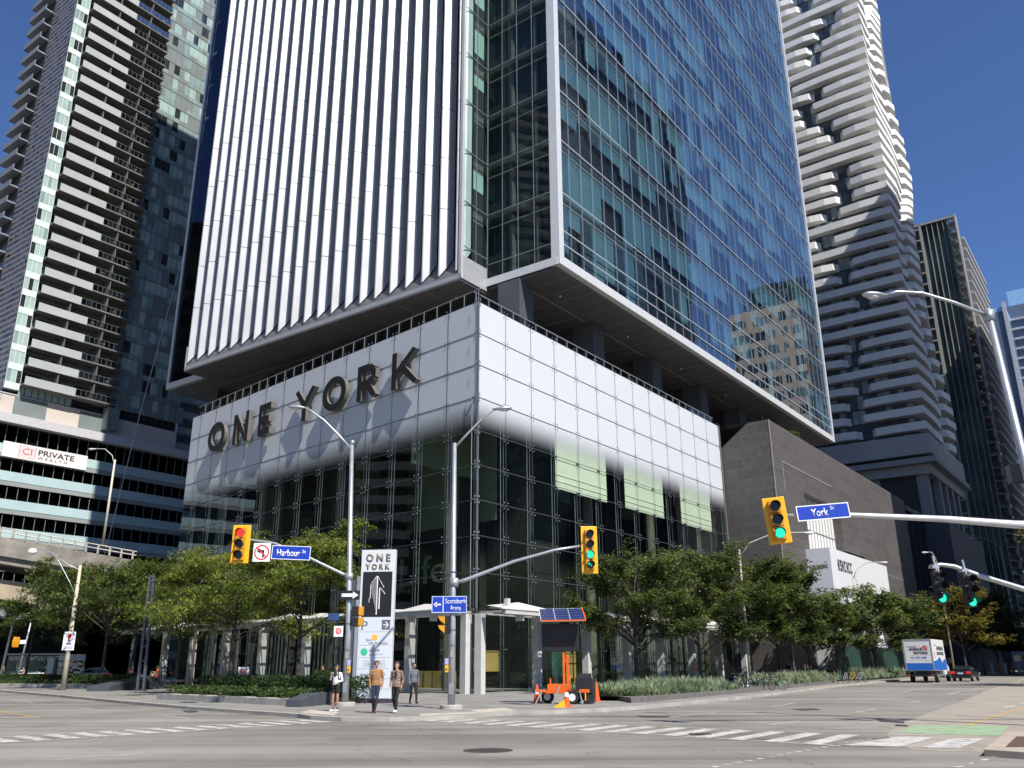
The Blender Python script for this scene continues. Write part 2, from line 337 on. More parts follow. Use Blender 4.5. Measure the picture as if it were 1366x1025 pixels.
# bike path island on the right
pth=[g(*p) for p in ((1455,897),(1366,905.5),(1320,920),(1278,938),(1240,951),(1212,962),(1192,972),(1182,981),(1215,1001),(1400,1006),(1700,1000),(1700,900))]
gpaint('bike_path',[pth],PATH,RZ+.004)
gpaint('bike_lane_green_paint',[[g(*p) for p in ((1197,978.6),(1219,968.2),(1347,969.3),(1333,982.3))]],GREEN,RZ+.008)
gpaint('bike_path_yellow_line',[strip(g(1288,969),g(1366,944),.1)],LINEY,RZ+.008)
gpaint('path_markings',[strip(g(1340,944.5),g(1354,942),.25),strip(g(1360,940),g(1375,938),.25),strip(g(1187,980.5),g(1252,981.8),.16),strip(g(1205,997.5),g(1300,1000),.1)],LINE,RZ+.012)
# raised island bottom right with tactile plate
isl=[gp(x,y,0) for x,y in ((1312,1000),(1334,983),(1345,976),(1420,974),(1700,985),(1700,1006),(1400,1006))]
m=MB(); m.prism([(p.x,p.y) for p in isl],-.3,0); struct(m.build('traffic_island',mat('island_concrete',(.37,.31,.25),.85,var=.15)))
m=MB(); q=[gp(x,y,.004) for x,y in ((1341,996.5),(1356,982.5),(1420,983),(1420,997))]; m.add([tuple(p) for p in q],[(0,1,2,3)]); 
tag(m.build('tactile_plate',mat('rusty_iron',(.12,.07,.05),.8,var=.3,scale=8,bump=1)),'rust brown tactile warning plate set in the corner island','paving plate')
# utility covers and tar patches
m=MB(); p=g(651,1001.5); m.lathe([(.55,RZ-.02),(.55,RZ+.006),(.47,RZ+.006),(.47,RZ+.002),(.0,RZ+.002)],24,0,p.x,p.y)
for k in range(-3,4):
    wv=math.sqrt(max(.01,.42**2-(k*.12)**2)); m.box(p.x-wv,p.x+wv,p.y+k*.12-.025,p.y+k*.12+.025,RZ+.002,RZ+.007)
tag(m.build('manhole_cover',mat('cast_iron',(.07,.065,.06),.6,metal=.4,var=.2,scale=8)),'round ribbed manhole cover in the middle of the near roadway','manhole cover')
tar=mat('tar_patch',(.055,.05,.048),.8,var=.2,scale=3)
gpaint('tar_patches',[[g(*q) for q in pts] for pts in (((243,948.5),(257,948),(266,950),(250,951)),((848,955.3),(890,955.8),(895,957.3),(860,957.6)),((1055,946.5),(1085,945.5),(1095,947.3),(1070,948.2)),((1170,961),(1205,963),(1207,965.2),(1175,963)),((1195,967),(1212,968),(1211,970),(1194,969)),((918,979),(945,978.5),(950,980.5),(925,981)))],tar,RZ+.016)
gpaint('tar_seams',[strip(g(850,955),g(1130,975),.03)],tar,RZ+.016)
# ================================================================ office tower and its podium
T=thing('office_tower','blue glass office tower with white fins standing on a white panelled glass podium','office tower',c0,PI/2-AR)
ML=Matrix.Rotation(R(82.42),4,'Z')      # frame of the podium's Harbour Street wall: x along the wall, +y outwards
tglass=glass('tower_glass',(.66,.82,.86),(.9,.95,1.0),ior=2.1,base=.13,bump=.012,bscale=.35)
iglass=glass('inner_glass',(.8,.92,.88),(.8,.9,.95),ior=1.3,bump=.008,bscale=.3)
pglass=glass('podium_glass',(.78,.85,.76),(.9,.95,1),ior=1.5,bump=.008,bscale=.9,stretch=(1,1,.25),frit=(16.6,19.3,(.55,.575,.6)))
blind_a=mat('blind_teal',(.17,.26,.29),.7,var=.08,scale=.3); blind_b=mat('blind_blue',(.12,.2,.27),.7,var=.08,scale=.3); blind_c=mat('blind_dark',(.04,.06,.08),.7,var=.2,scale=.3)
room=mat('room_dark',(.008,.011,.018),.8,var=.3,scale=.3); slab=mat('slab_edge',(.1,.11,.12),.7,var=.1)
blind_g=mat('blind_green',(.26,.36,.32),.8,var=.15,scale=.3); room_g=mat('room_green',(.13,.17,.155),.8,var=.3,scale=.3)
Z0=33.1; FL=[34.1+5.085*k for k in range(-0,22)]; ZT=FL[-1]+4
def cells(m,P0,U,nu,w,zs,depth,Nin,rng,cols,span=.95):
    """interior behind the glass: blinds drawn to different heights, dark rooms, slab edges"""
    P0=Vector(P0); U=Vector(U); Nin=Vector(Nin)
    for k in range(len(zs)-1):
        z0,z1=zs[k],zs[k+1]
        a=P0+Nin*depth; 
        m.quad(a+Vector((0,0,z1-span)),a+U*(nu*w)+Vector((0,0,z1-span)),a+U*(nu*w)+Vector((0,0,z1)),a+Vector((0,0,z1)),3)
        h=rng.choice((.35,.5,.5,.65)); 
        for i in range(nu):
            if rng.random()<.42: h=rng.choice((.08,.3,.45,.5,.62,.85,1,1))
            if rng.random()<.12: h=0
            zb=z1-span-(z1-span-z0)*h; mi=rng.choices((0,1,2),(cols))[0]
            x0=P0+U*(i*w)+Nin*depth; x1=P0+U*((i+1)*w)+Nin*depth
            if h>0: m.quad(x0+Vector((0,0,zb)),x1+Vector((0,0,zb)),x1+Vector((0,0,z1-span)),x0+Vector((0,0,z1-span)),mi)
            if h<1:
                d=Nin*.35; m.quad(x0+d+Vector((0,0,z0)),x1+d+Vector((0,0,z0)),x1+d+Vector((0,0,zb)),x0+d+Vector((0,0,zb)),4)
rng=random.Random(3)
zs=[Z0]+FL[1:]+[ZT]
# --- York Street face
X0,X1=9.15,82.21; NU=38; W=(X1-X0)/NU
m=MB(); 
for i in range(NU):
    for k in range(len(zs)-1):
        tz=rng.uniform(-.0035,.0035); ty=rng.uniform(-.0035,.0035)
        m.quad((X0+i*W,-1+ty,zs[k]),(X0+(i+1)*W,-1-ty,zs[k]),(X0+(i+1)*W,-1-ty+tz,zs[k+1]),(X0+i*W,-1+ty+tz,zs[k+1]))
m.build('york_street_glazing',tglass,T)
m=MB(); cells(m,(X0,-1,0),(1,0,0),NU,W,zs,.25,(0,1,0),rng,(5,4,2)); m.build('blinds_and_rooms',[blind_a,blind_b,blind_c,slab,room],T)
m=MB()
for i in range(1,NU): m.box(X0+i*W-.016,X0+i*W+.016,-1.05,-1.006,Z0,ZT)
m.build('york_street_mullions',mat('mullion_grey',(.34,.38,.43),.35,metal=.5,var=.05),T); m=MB()
for z in zs[1:-1]+[34.35,35.6]: m.box(X0,X1,-1.09,-1.051,z-.055,z+.055)
for z in zs[1:-1]: m.box(X0,X1,-1.04,-1.012,z-.95-.015,z-.95+.015)
m.build('york_street_transoms',mat('transom_grey',(.5,.53,.57),.35,metal=.4,var=.05),T)
m=MB(); m.box(X0-.12,X0+.55,-1.16,-.3,32.3,ZT); m.box(X1-.2,X1+.3,-1.16,-.3,32.3,ZT); m.box(X0+.55,X1-.2,-1.18,-.6,32.28,33.1)
m.build('corner_trim',trim_white,T,bevel=.03)
# --- recessed face beside the corner (looks towards the fins)
m=MB()
YI=6.37; nv=4; wv=(YI+.3)/nv
for i in range(nv):
    for k in range(len(zs)-1): m.quad((9.15,-.3+(i+1)*wv,zs[k]),(9.15,-.3+i*wv,zs[k]),(9.15,-.3+i*wv,zs[k+1]),(9.15,-.3+(i+1)*wv,zs[k+1]))
for i in range(2):
    w2=3.25/2
    for k in range(len(zs)-1): m.quad((5.9+i*w2,YI,zs[k]+(.9 if k==0 else 0)),(5.9+(i+1)*w2,YI,zs[k]+(.9 if k==0 else 0)),(5.9+(i+1)*w2,YI,zs[k+1]),(5.9+i*w2,YI,zs[k+1]))
m.build('recess_glazing',iglass,T)
m=MB(); cells(m,(9.15,YI,0),(0,-1,0),nv,wv,zs,1.0,(1,0,0),rng,(5,3,3),1.0); cells(m,(5.9,YI,0),(1,0,0),2,w2,zs,.5,(0,1,0),rng,(5,3,3),1.0)
for z in zs[1:-1]: m.box(9.2,10.15,-.2,YI,z-.45,z-.02,3); m.box(9.3,9.45,-.2,YI,z-1.3,z-1.2,4)
for y in (1.4,4.0): m.tube([(9.8,y,33),(9.8,y,ZT)],.22,8,3)
m.build('recess_rooms',[blind_g,mat('blind_grey_green',(.26,.38,.34),.8,var=.15,scale=.3),blind_c,mat('slab_soffit',(.075,.08,.075),.8,var=.2),room_g],T)
m=MB()
for i in range(nv+1): m.box(9.09,9.14,-.3+i*wv-.025,-.3+i*wv+.025,33,ZT)
for z in zs[1:-1]+[34.35]: m.box(9.09,9.14,-.3,YI,z-.04,z+.04)
for i in range(1,3): m.box(5.9+i*w2-.03,5.9+i*w2+.03,YI-.06,YI-.01,34,ZT)
for z in zs[1:-1]+[34.9]: m.box(5.9,9.15,YI-.06,YI-.012,z-.04,z+.04)
m.build('recess_mullions',mat('mullion_green_grey',(.2,.23,.22),.4,metal=.4),T)
m=MB(); m.box(9.0,9.14,-.9,YI-.03,32.3,33.0); m.build('recess_sill',trim_white,T)
# --- finned wing over Harbour Street
YA,YB=6.37,44.88; XF=5.63; XG=6.9
m=MB(); m.box(XF,XF+.3,YA-.02,YA+.3,31.9,ZT); m.build('fin_corner_post',fin_white,T,bevel=.02)
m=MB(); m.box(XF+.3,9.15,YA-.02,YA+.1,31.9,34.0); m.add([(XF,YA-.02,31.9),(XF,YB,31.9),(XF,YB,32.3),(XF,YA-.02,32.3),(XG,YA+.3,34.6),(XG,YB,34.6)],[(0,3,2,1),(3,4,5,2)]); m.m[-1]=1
m.box(XF,XG+.4,YB-.02,YB+.1,31.9,34.6)
m.build('fin_wing_fascia',[mat('fascia_grey',(.42,.43,.45),.4,metal=.3,var=.06),mat('sill_shade',(.12,.125,.14),.5,metal=.3)],T)  # sloped sill coloured darker to stand for the shade between the fins
m=MB(); ny=20; wy=(YB-YA)/ny
for k in range(len(FL)):
    z0=FL[k] if k else 34.4; z1=FL[k+1] if k+1<len(FL) else ZT
    for i in range(ny):
        q=rng.uniform(-.006,.006); m.quad((XG+q,YA+(i+1)*wy,z0),(XG-q,YA+i*wy,z0),(XG-q,YA+i*wy,z1),(XG+q,YA+(i+1)*wy,z1))
m.build('fin_wing_glazing',glass('fin_glass',(.25,.33,.42),(.55,.65,.85),ior=1.7,bump=.05,bscale=.45),T)
m=MB(); m.quad((XG+.3,YB,34),(XG+.3,YA+.1,34),(XG+.3,YA+.1,ZT),(XG+.3,YB,ZT)); 
m.build('fin_wing_rooms',mat('room_navy',(.01,.014,.03),.7,var=.3,scale=.2),T)
prof=[(6.9,-.55),(6.3,-.47),(5.68,-.05),(5.66,.06),(6.4,.12),(6.9,.16)]
for j in range(21):
    y=6.95+1.885*j
    m=MB()
    for k in range(len(FL)):
        z0=FL[k]+.03 if k else None; z1=FL[k+1]-.03 if k+1<len(FL) else ZT
        v=[]
        for x,yy in prof: v.append((x,y+yy,z0 if k else 32.75+(x-5.7)*1.62))
        v+=[(x,y+yy,z1) for x,yy in prof]; n=6
        m.add(v,[tuple(range(n-1,-1,-1)),tuple(range(n,2*n))]+[(i,(i+1)%n,n+(i+1)%n,n+i) for i in range(n)])
    m.build('fin',fin_white,T)
# --- dark end wing behind the fins, body, soffits
m=MB(); m.quad((9.15,53.56,33),(9.15,YB+.1,33),(9.15,YB+.1,ZT),(9.15,53.56,ZT)); m.build('end_wing_glazing',glass('end_glass',(.1,.12,.15),(.6,.7,.9),ior=1.5),T)
m=MB()
for k in range(len(zs)-1): m.quad((9.5,53.5,zs[k]),(9.5,YB,zs[k]),(9.5,YB,zs[k+1]-.4),(9.5,53.5,zs[k+1]-.4),0)
m.build('end_wing_rooms',room,T)
m=MB(); m.box(9.0,9.3,53.4,53.75,32.3,ZT); m.box(9.0,9.3,YB,53.4,32.3,33.0); m.build('end_wing_trim',trim_white,T)
m=MB(); m.box(9.95,82.0,-.1,53.5,33,ZT-.2); m.box(7.3,9.95,6.9,YB,34,ZT-.2); m.build('body',room,T)
m=MB(); m.box(9.3,82.2,-.6,53.6,32.1,32.3); m.box(XF,9.3,YA+.1,YB,31.7,31.9); m.build('soffit',soffit_grey,T)
m=MB()
for k in range(1,21): m.box(XF+.1,9.3,YA+k*1.929*2-.02,YA+k*1.929*2+.02,31.68,31.7) if k<10 else None
for k in range(1,38): m.box(9.4+1.92*k-.015,9.4+1.92*k+.015,-.6,53,32.075,32.1)
for y in (3.5,8.2,14): m.box(9.4,82,y-.04,y+.04,32.06,32.1)
m.build('soffit_joints',mat('soffit_joint',(.28,.28,.28),.5),T)
for k,(x,y) in enumerate(((8.2,9),(14,2.1),(26,2.1),(38,2.1),(50,2.1),(62,2.1))):
    m=MB(); m.lathe([(.02,31.55 if k==0 else 31.95),(.1,31.6 if k==0 else 31.98),(.1,31.72 if k==0 else 32.12)],10,0,x,y); m.build('ceiling_lamp',white_paint,T,smooth=True)
# storey between podium roof and tower
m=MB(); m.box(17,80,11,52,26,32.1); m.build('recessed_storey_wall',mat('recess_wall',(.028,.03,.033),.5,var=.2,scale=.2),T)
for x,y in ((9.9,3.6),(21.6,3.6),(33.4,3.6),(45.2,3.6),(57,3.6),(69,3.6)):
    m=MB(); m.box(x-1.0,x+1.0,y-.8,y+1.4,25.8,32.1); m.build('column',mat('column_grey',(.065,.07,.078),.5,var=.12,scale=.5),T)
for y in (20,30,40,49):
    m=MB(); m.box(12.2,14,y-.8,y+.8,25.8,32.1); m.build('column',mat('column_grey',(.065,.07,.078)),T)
# ---------------------------------------------------------------- podium
PH=26.04; LL=42.53; LR=41.6
pw=LR/13.0; ph=2.345
def lw(x,y,z): return ML@Vector((x,y,z))
# right (York Street) wall glazing
m=MB()
for i in range(13):
    for k in range(11):
        z1=PH-ph*k; z0=max(0,z1-ph); t=rng.uniform(-.004,.004)
        m.quad((i*pw,t,z0),((i+1)*pw,-t,z0),((i+1)*pw,-t,z1),(i*pw,t,z1))
m.build('podium_york_glazing',glass('podium_glass_york',(.78,.85,.76),(.9,.95,1),ior=1.6,bump=.03,bscale=.8,stretch=(1,1,.15),frit=(16.6,19.3,(.55,.575,.6))),T)
plw=3.13; nl=14
m=MB(); m.M=ML
for i in range(nl):
    x0=.0+i*(LL/13.6); x1=min(LL,x0+LL/13.6)
    for k in range(11):
        z1=PH-ph*k; z0=max(0,z1-ph); t=rng.uniform(-.004,.004)
        m.quad((x0,t,z0),(x1,-t,z0),(x1,-t,z1),(x0,t,z1))
m.build('podium_harbour_glazing',pglass,T)
jm=mat('panel_joint',(.06,.065,.07),.5)
m=MB(); 
for i in range(1,13): m.box(i*pw-.02,i*pw+.02,-.02,-.006,5,PH)
for k in range(1,9): m.box(0,LR,-.025,-.008,PH-ph*k-.022,PH-ph*k+.022)
m.M=ML
for i in range(1,nl): m.box(i*LL/13.6-.02,i*LL/13.6+.02,.006,.02,5,PH)
for k in range(1,9): m.box(0,LL,.008,.025,PH-ph*k-.022,PH-ph*k+.022)
m.build('panel_joints',jm,T)
m=MB()
def spider(x,z,s):
    for dx in (-.22,.22):
        for dz in (-.2,.2): m.box(x+dx-.035,x+dx+.035,-.05 if s<0 else .01,-.01 if s<0 else .05,z+dz-.035,z+dz+.035)
for i in range(0,14):
    for k in range(0,9): spider(i*pw,PH-ph*k,-1)
m.M=ML
for i in range(0,nl):
    for k in range(0,9): spider(i*LL/13.6,PH-ph*k,1)
m.build('glass_fixings',galv,T)
m=MB()
for i in range(0,14):
    for d in (-.16,.16): m.tube([(i*pw+d,.35,0),(i*pw+d,.35,19.5)],.03,5)
    for k in range(3,11): m.box(i*pw-.2,i*pw+.2,.05,.35,PH-ph*k-.03,PH-ph*k+.03)
m.M=ML
for i in range(1,nl):
    for d in (-.16,.16): m.tube([(i*LL/13.6+d,-.35,0),(i*LL/13.6+d,-.35,19.5)],.03,5)
    for k in range(3,11): m.box(i*LL/13.6-.2,i*LL/13.6+.2,-.35,-.05,PH-ph*k-.03,PH-ph*k+.03)
m.build('glass_support_rods',mat('rod_steel',(.3,.32,.33),.4,metal=.5),T)
m=MB(); m.box(-.06,.06,-.08,.02,0,PH); m.box(LR-.02,LR+.25,-.1,.2,0,PH); m.build('podium_corner_post',mat('corner_dark',(.12,.13,.13),.4),T)
# interior of podium : ceiling, rear walls, columns, floors
inn_green=mat('interior_green',(.15,.18,.13),.8,var=.1,scale=.2); inn_dark=mat('interior_dark',(.012,.014,.014),.8,var=.4,scale=.3)
wood=mat('lobby_wood',(.42,.29,.11),.6,var=.12,scale=1.5); shade_g=mat('roller_shade',(.72,.74,.66),.8,var=.04)
m=MB(); back=lw(42,-9,0); lc=lw(LL-.4,-.2,0)
P1=lw(LL-.3,-.5,0)
m.prism([(.3,.4),(LR-.3,.4),(LR-.3,40),(P1.x,P1.y),(lw(1,-.6,0).x,lw(1,-.6,0).y)],19.4,19.7,0)   # ceiling
m.build('podium_ceiling',inn_green,T)
m=MB(); m.prism([(.5,.35),(LR-.2,.35),(LR-.2,45),(P1.x,P1.y),(.85,2.6)],25.2,25.9); m.build('podium_roof',conc_dark,T)
m=MB(); m.box(7,40.8,7,7.4,0,19.4,1); m.box(10,14,3,7,0,19.4,1); m.box(22,25,3.2,7,0,19.4,1); m.box(34,36.5,3,7,0,19.4,1)
m.M=ML; m.box(8,41.9,-8.4,-8,0,19.4,1); m.box(41.5,41.9,-30,-.7,0,19.4,1); m.box(14.5,17,-6,-3,5,19.4,1); m.box(27,29.6,-6,-2,5,19.4,1); m.box(34,41,-4,-3.8,6,13,1)
m.box(6,40,-7.9,-7.7,12.2,19.3,0)
m.M=Matrix.Identity(4); m.box(1.0,40,6.7,6.9,15.5,19.3,0)
m.build('podium_interior_walls',[inn_green,inn_dark],T)
for a,b in ((9.7,17.3),(20.4,27.6),(31.3,38.2)):
    m=MB(); m.box(a,b,.14,.18,14.25,19.3)
    for k in (1,2): m.box(a,b,.1,.13,14.3+.5*k,14.36+.5*k)
    m.build('roller_shade',shade_g,T)
for u in (5.2,18.8,31,39):
    m=MB(); m.M=ML; m.tube([(u,-2.4,0),(u,-2.4,19.4)],.4,12); m.build('interior_column',mat('interior_column',(.14,.13,.11),.7),T)
for e in (17.8,29,39.3):
    m=MB(); m.tube([(e,2.4,0),(e,2.4,19.4)],.45,12); m.build('interior_column',mat('interior_column',(.14,.13,.11)),T)
wj=mat('wood_joint',(.12,.08,.03),.7)
m=MB()
m.box(13.4,18.8,3.95,4.1,.1,3.2,0); m.box(4.9,7.6,3.9,4.1,1.2,2.6,0)
for x in (13.4,14.75,16.1,17.45): m.box(x-.03,x+.03,3.9,3.95,.1,3.2,1)
m.box(13.4,18.8,3.9,3.95,1.7,1.78,1); m.box(13,13.4,2,4.1,0,3.1,2)
m.M=ML; m.box(6.2,14,-4.1,-3.95,.1,1.25,0)
for x in range(8): m.box(6.4+x,6.44+x,-3.94,-3.9,.1,1.25,1)
m.build('lobby_panelling',[wood,wj,mat('lobby_green_glass',(.1,.3,.25),.3)],T)
m=MB(); m.M=ML
rr=random.Random(5)
for u in (16,19,22.5,25,28,33,37): 
    for k in range(rr.randint(2,5)): m.box(u+k*.55,u+k*.55+.12,-2.2,-2.0,0,4.7)
m.M=Matrix.Identity(4)
for e in (21,23,26.5,29,31.5,34,36):
    for k in range(4): m.box(e+k*.45,e+k*.45+.14,1.8,2.0,0,4.5)
m.build('lobby_curtains',mat('lobby_curtain',(.2,.21,.22),.8,var=.3,scale=2),T)
lt=text('Life','wall_lettering',mat('faint_letter',(.09,.11,.1),.7),T,lw(12.4,-3.8,7.4),ML.to_3x3()@Vector((-1,0,0)),(0,0,1),w=5.2,h=2.1,ext=.05)
# roof guard rails (glass) along the podium edge
m=MB(); m.quad((.2,.55,26),(LR,.55,26),(LR,.55,27.0),(.2,.55,27.0)); m.M=ML; m.quad((LL,-.5,26),(.3,-.5,26),(.3,-.5,27.3),(LL,-.5,27.3)); m.build('roof_guard_glass',glass('guard_glass',(.25,.28,.28),ior=1.4),T)
m=MB(); m.box(.2,LR,.5,.6,26.98,27.06); m.box(0,LR,0,.3,PH,PH+.05)
for i in range(28): m.box(.3+i*1.5,.36+i*1.5,.45,.52,26,27)
m.M=ML; m.box(.3,LL,-.55,-.45,27.28,27.36); m.box(0,LL,-.3,0,PH,PH+.05)
for i in range(28): m.box(.4+i*1.5,.46+i*1.5,-.45,-.4,26,27.3)
m.build('roof_guard_rail',mat('rail_grey',(.25,.26,.27),.4,metal=.4),T)
# big letters
bronze=mat('letter_face',(.012,.011,.01),.5,var=.1); lside=mat('letter_side',(.12,.11,.095),.5,var=.08)
def strokes(ch):
    t=.2
    S={'N':[((0.1,0),(.1,1)),((.9,0),(.9,1)),((.12,.98),(.88,.02))],'E':[((.1,0),(.1,1)),((.1,.9),(.85,.9)),((.1,.5),(.75,.5)),((.1,.1),(.85,.1))],
       'Y':[((.5,0),(.5,.48)),((.5,.45),(.06,1)),((.5,.45),(.94,1))],'R':[((.1,0),(.1,1)),((.1,.9),(.6,.9)),((.1,.45),(.6,.45)),((.6,.9),(.82,.78)),((.82,.8),(.82,.56)),((.82,.57),(.6,.45)),((.5,.45),(.9,0))],
       'K':[((.1,0),(.1,1)),((.16,.38),(.88,1)),((.36,.58),(.94,0))]}
    return S[ch]
for ch,u,w_ in (('O',35.84,3.3),('N',31.2,2.7),('E',26.85,2.3),('Y',20.6,2.9),('O',16.3,3.3),('R',11.85,2.5),('K',7.3,3.0)):
    m=MB(); m.M=ML; z0=21.3; hh=2.9; y0,y1=.25,.62
    if ch=='O':
        k=36; v=[]
        for rr_ in ((1,y0),(1,y1),(.62,y1),(.62,y0)):
            for j in range(k): a=2*PI*j/k; v.append((u-w_/2*rr_[0]*cos(a)*(1 if rr_[0]==1 else .97),rr_[1],z0+hh/2+hh/2*rr_[0]*sin(a)))
        for q in range(4):
            q2=(q+1)%4; m.add([],[]) 
        fs=[];ms=[]
        b=len(m.v); m.v+=[tuple(ML@Vector(p)) for p in v]
        for q in range(4):
            for j in range(k):
                j2=(j+1)%k; q2=(q+1)%4
                m.f.append((b+q*k+j,b+q*k+j2,b+q2*k+j2,b+q2*k+j)); m.m.append(0 if q==1 else 1)
    else:
        for n_,(a,b) in enumerate(strokes(ch)):
            ax,az=a; bx,bz=b; sw=.58
            d=Vector(((bx-ax)*w_,0,(bz-az)*hh)); nn=Vector((-d.z,0,d.x)).normalized()*sw/2; dz=.006*n_
            pa=Vector((-(ax-.5)*w_+u,0,z0+az*hh)); pb=Vector((-(bx-.5)*w_+u,0,z0+bz*hh)); nn=Vector((-nn.x,0,nn.z))
            e_=(pb-pa).normalized()*.0
            q=[pa-nn-e_,pb-nn+e_,pb+nn+e_,pa+nn-e_]
            if abs(az)<.01 or abs(az-1)<.01: pass
            vs=[(p.x,y0,min(z0+hh,max(z0,p.z))) for p in q]+[(p.x,y1+dz,min(z0+hh,max(z0,p.z))) for p in q]
            m.add(vs,[(0,1,2,3),(7,6,5,4)]+[(i,(i+1)%4,4+(i+1)%4,4+i) for i in range(4)],1); m.m[-5]=0
    if ch!='O':
        pass
    m.box(u-.12,u+.12,.0,.3,z0+1.0,z0+1.9,1) if ch!='O' else None
    bm=bmesh.new(); o=m.build('sign_letter',[bronze,lside],T,label='dark bronze capital letter %s standing off the white podium panels'%ch)
    bm.from_mesh(o.data); bmesh.ops.recalc_face_normals(bm,faces=bm.faces[:]); bm.to_mesh(o.data); bm.free()
# entrance canopy and its columns
cg=mat('canopy_metal',(.5,.5,.49),.45,var=.08); cw=mat('canopy_white',(.55,.545,.52),.5,var=.06,scale=.7); cglass=glass('canopy_glass',(.6,.63,.6),ior=1.6)
def canopy(m,L,side):
    s=side
    for k in range(int(L/1.05)): m.box(.2+k*1.05,.28+k*1.05,*sorted((s*.1,s*3.1)),4.72,4.86,0)
    for d in (.6,1.2,1.8,2.4,3.0): m.box(-.5,L,*sorted((s*d,s*(d+.07))),4.62,4.7,0)
    m.box(-1.2,L,*sorted((s*3.1,s*3.25)),4.55,4.78,0)
    for k in range(int(L/.7)): m.box(-.6+k*.7,-.54+k*.7,*sorted((s*2.5,s*3.1)),4.2,4.6,0) if k%9 in(2,5) else None
def ridge(m,L,side,seed):
    r_=random.Random(seed); x=-1.6; s=side
    while x<L:
        w_=r_.uniform(4.2,6.5); h=r_.uniform(.12,.38); pk=r_.uniform(.35,.65)
        a=(x,s*3.3,4.86);b=(x+w_,s*3.3,4.86);c=(x+w_*pk,s*2.75,4.95+h);d=(x,s*2.1,5.05);e=(x+w_,s*2.1,5.05)
        if x+w_>L+1: break
        m.add([a,b,c,d,e,(x,s*3.3,4.8),(x+w_,s*3.3,4.8)],[(0,1,2),(0,2,3),(2,1,4),(3,2,4),(5,6,1,0)],1)
        x+=w_
m=MB(); canopy(m,LR,-1); ridge(m,LR,-1,2); m.M=ML; canopy(m,LL+3,1); ridge(m,LL+3,1,5); m.M=Matrix.Identity(4)
m.box(-.95,-.68,-3.2,-2.95,4.7,5.45,1)
m.build('entrance_canopy',[cg,cw],T)
m=MB(); m.quad((-1.5,-3.1,4.9),(LR,-3.1,4.9),(LR,0,4.98),(-1.5,0,4.98)); m.M=ML; m.quad((-1,3.1,4.9),(LL,3.1,4.9),(LL,0,4.98),(-1,0,4.98)); m.build('canopy_glass_roof',cglass,T)
ccol=mat('canopy_column',(.5,.49,.47),.5,var=.07)
for e in (-1.2,4.8,11.0,16.9,22.5,28.4,34.3,40.2):
    m=MB(); m.box(e-.22,e+.22,-1.55,-1.05,0,4.62); m.build('canopy_column',ccol,T)
for u in (-.5,4.8,10.7,16.8,23,28.8,34.6,40):
    m=MB(); m.M=ML; m.box(u-.24,u+.24,1.05,1.55,0,4.62); m.build('canopy_column',ccol,T)
# ================================================================ stone retail block
S=thing('stone_block','brown grey stone clad block with white ribbed recess beside the glass podium','retail block',c0,PI/2-AR)
def stone():
    m,nt,b,o=newmat('stone_cladding'); N=nt.nodes; L=nt.links; tc=N.new('ShaderNodeTexCoord')
    sx=N.new('ShaderNodeSeparateXYZ'); L.new(tc.outputs['Object'],sx.inputs[0]); ad=N.new('ShaderNodeMath'); L.new(sx.outputs['X'],ad.inputs[0]); L.new(sx.outputs['Y'],ad.inputs[1])
    cb=N.new('ShaderNodeCombineXYZ'); L.new(ad.outputs[0],cb.inputs['X']); L.new(sx.outputs['Z'],cb.inputs['Y'])
    br=N.new('ShaderNodeTexBrick'); br.inputs['Scale'].default_value=1; br.inputs['Brick Width'].default_value=2.9; br.inputs['Row Height'].default_value=1.17; br.inputs['Mortar Size'].default_value=.025
    br.offset=.37; br.offset_frequency=2
    br.inputs['Color1'].default_value=(.074,.066,.062,1); br.inputs['Color2'].default_value=(.092,.083,.078,1); br.inputs['Mortar'].default_value=(.13,.122,.115,1); L.new(cb.outputs[0],br.inputs[0])
    n=N.new('ShaderNodeTexNoise'); n.inputs['Scale'].default_value=2.2; n.inputs['Detail'].default_value=9; n.inputs['Roughness'].default_value=.8; L.new(tc.outputs['Object'],n.inputs['Vector'])
    mr=N.new('ShaderNodeMapRange'); mr.inputs['From Min'].default_value=.3; mr.inputs['From Max'].default_value=.7; mr.inputs['To Min'].default_value=.7; mr.inputs['To Max'].default_value=1.3; L.new(n.outputs['Fac'],mr.inputs['Value'])
    s=N.new('ShaderNodeVectorMath'); s.operation='SCALE'; L.new(br.outputs[0],s.inputs[0]); L.new(mr.outputs[0],s.inputs['Scale']); L.new(s.outputs[0],b.inputs['Base Color']); b.inputs['Roughness'].default_value=.6
    return m
ST=stone(); X=41.92; XE=101.3; ZS=25.95; yo=-5.5
m=MB()
# left end wall with the cut-off top corner
m.add([(X,yo,0),(X,12,0),(X,12,20),(X,.1,23.5),(X,-3.2,ZS),(X,yo,ZS)],[(0,5,4,3,2,1)])
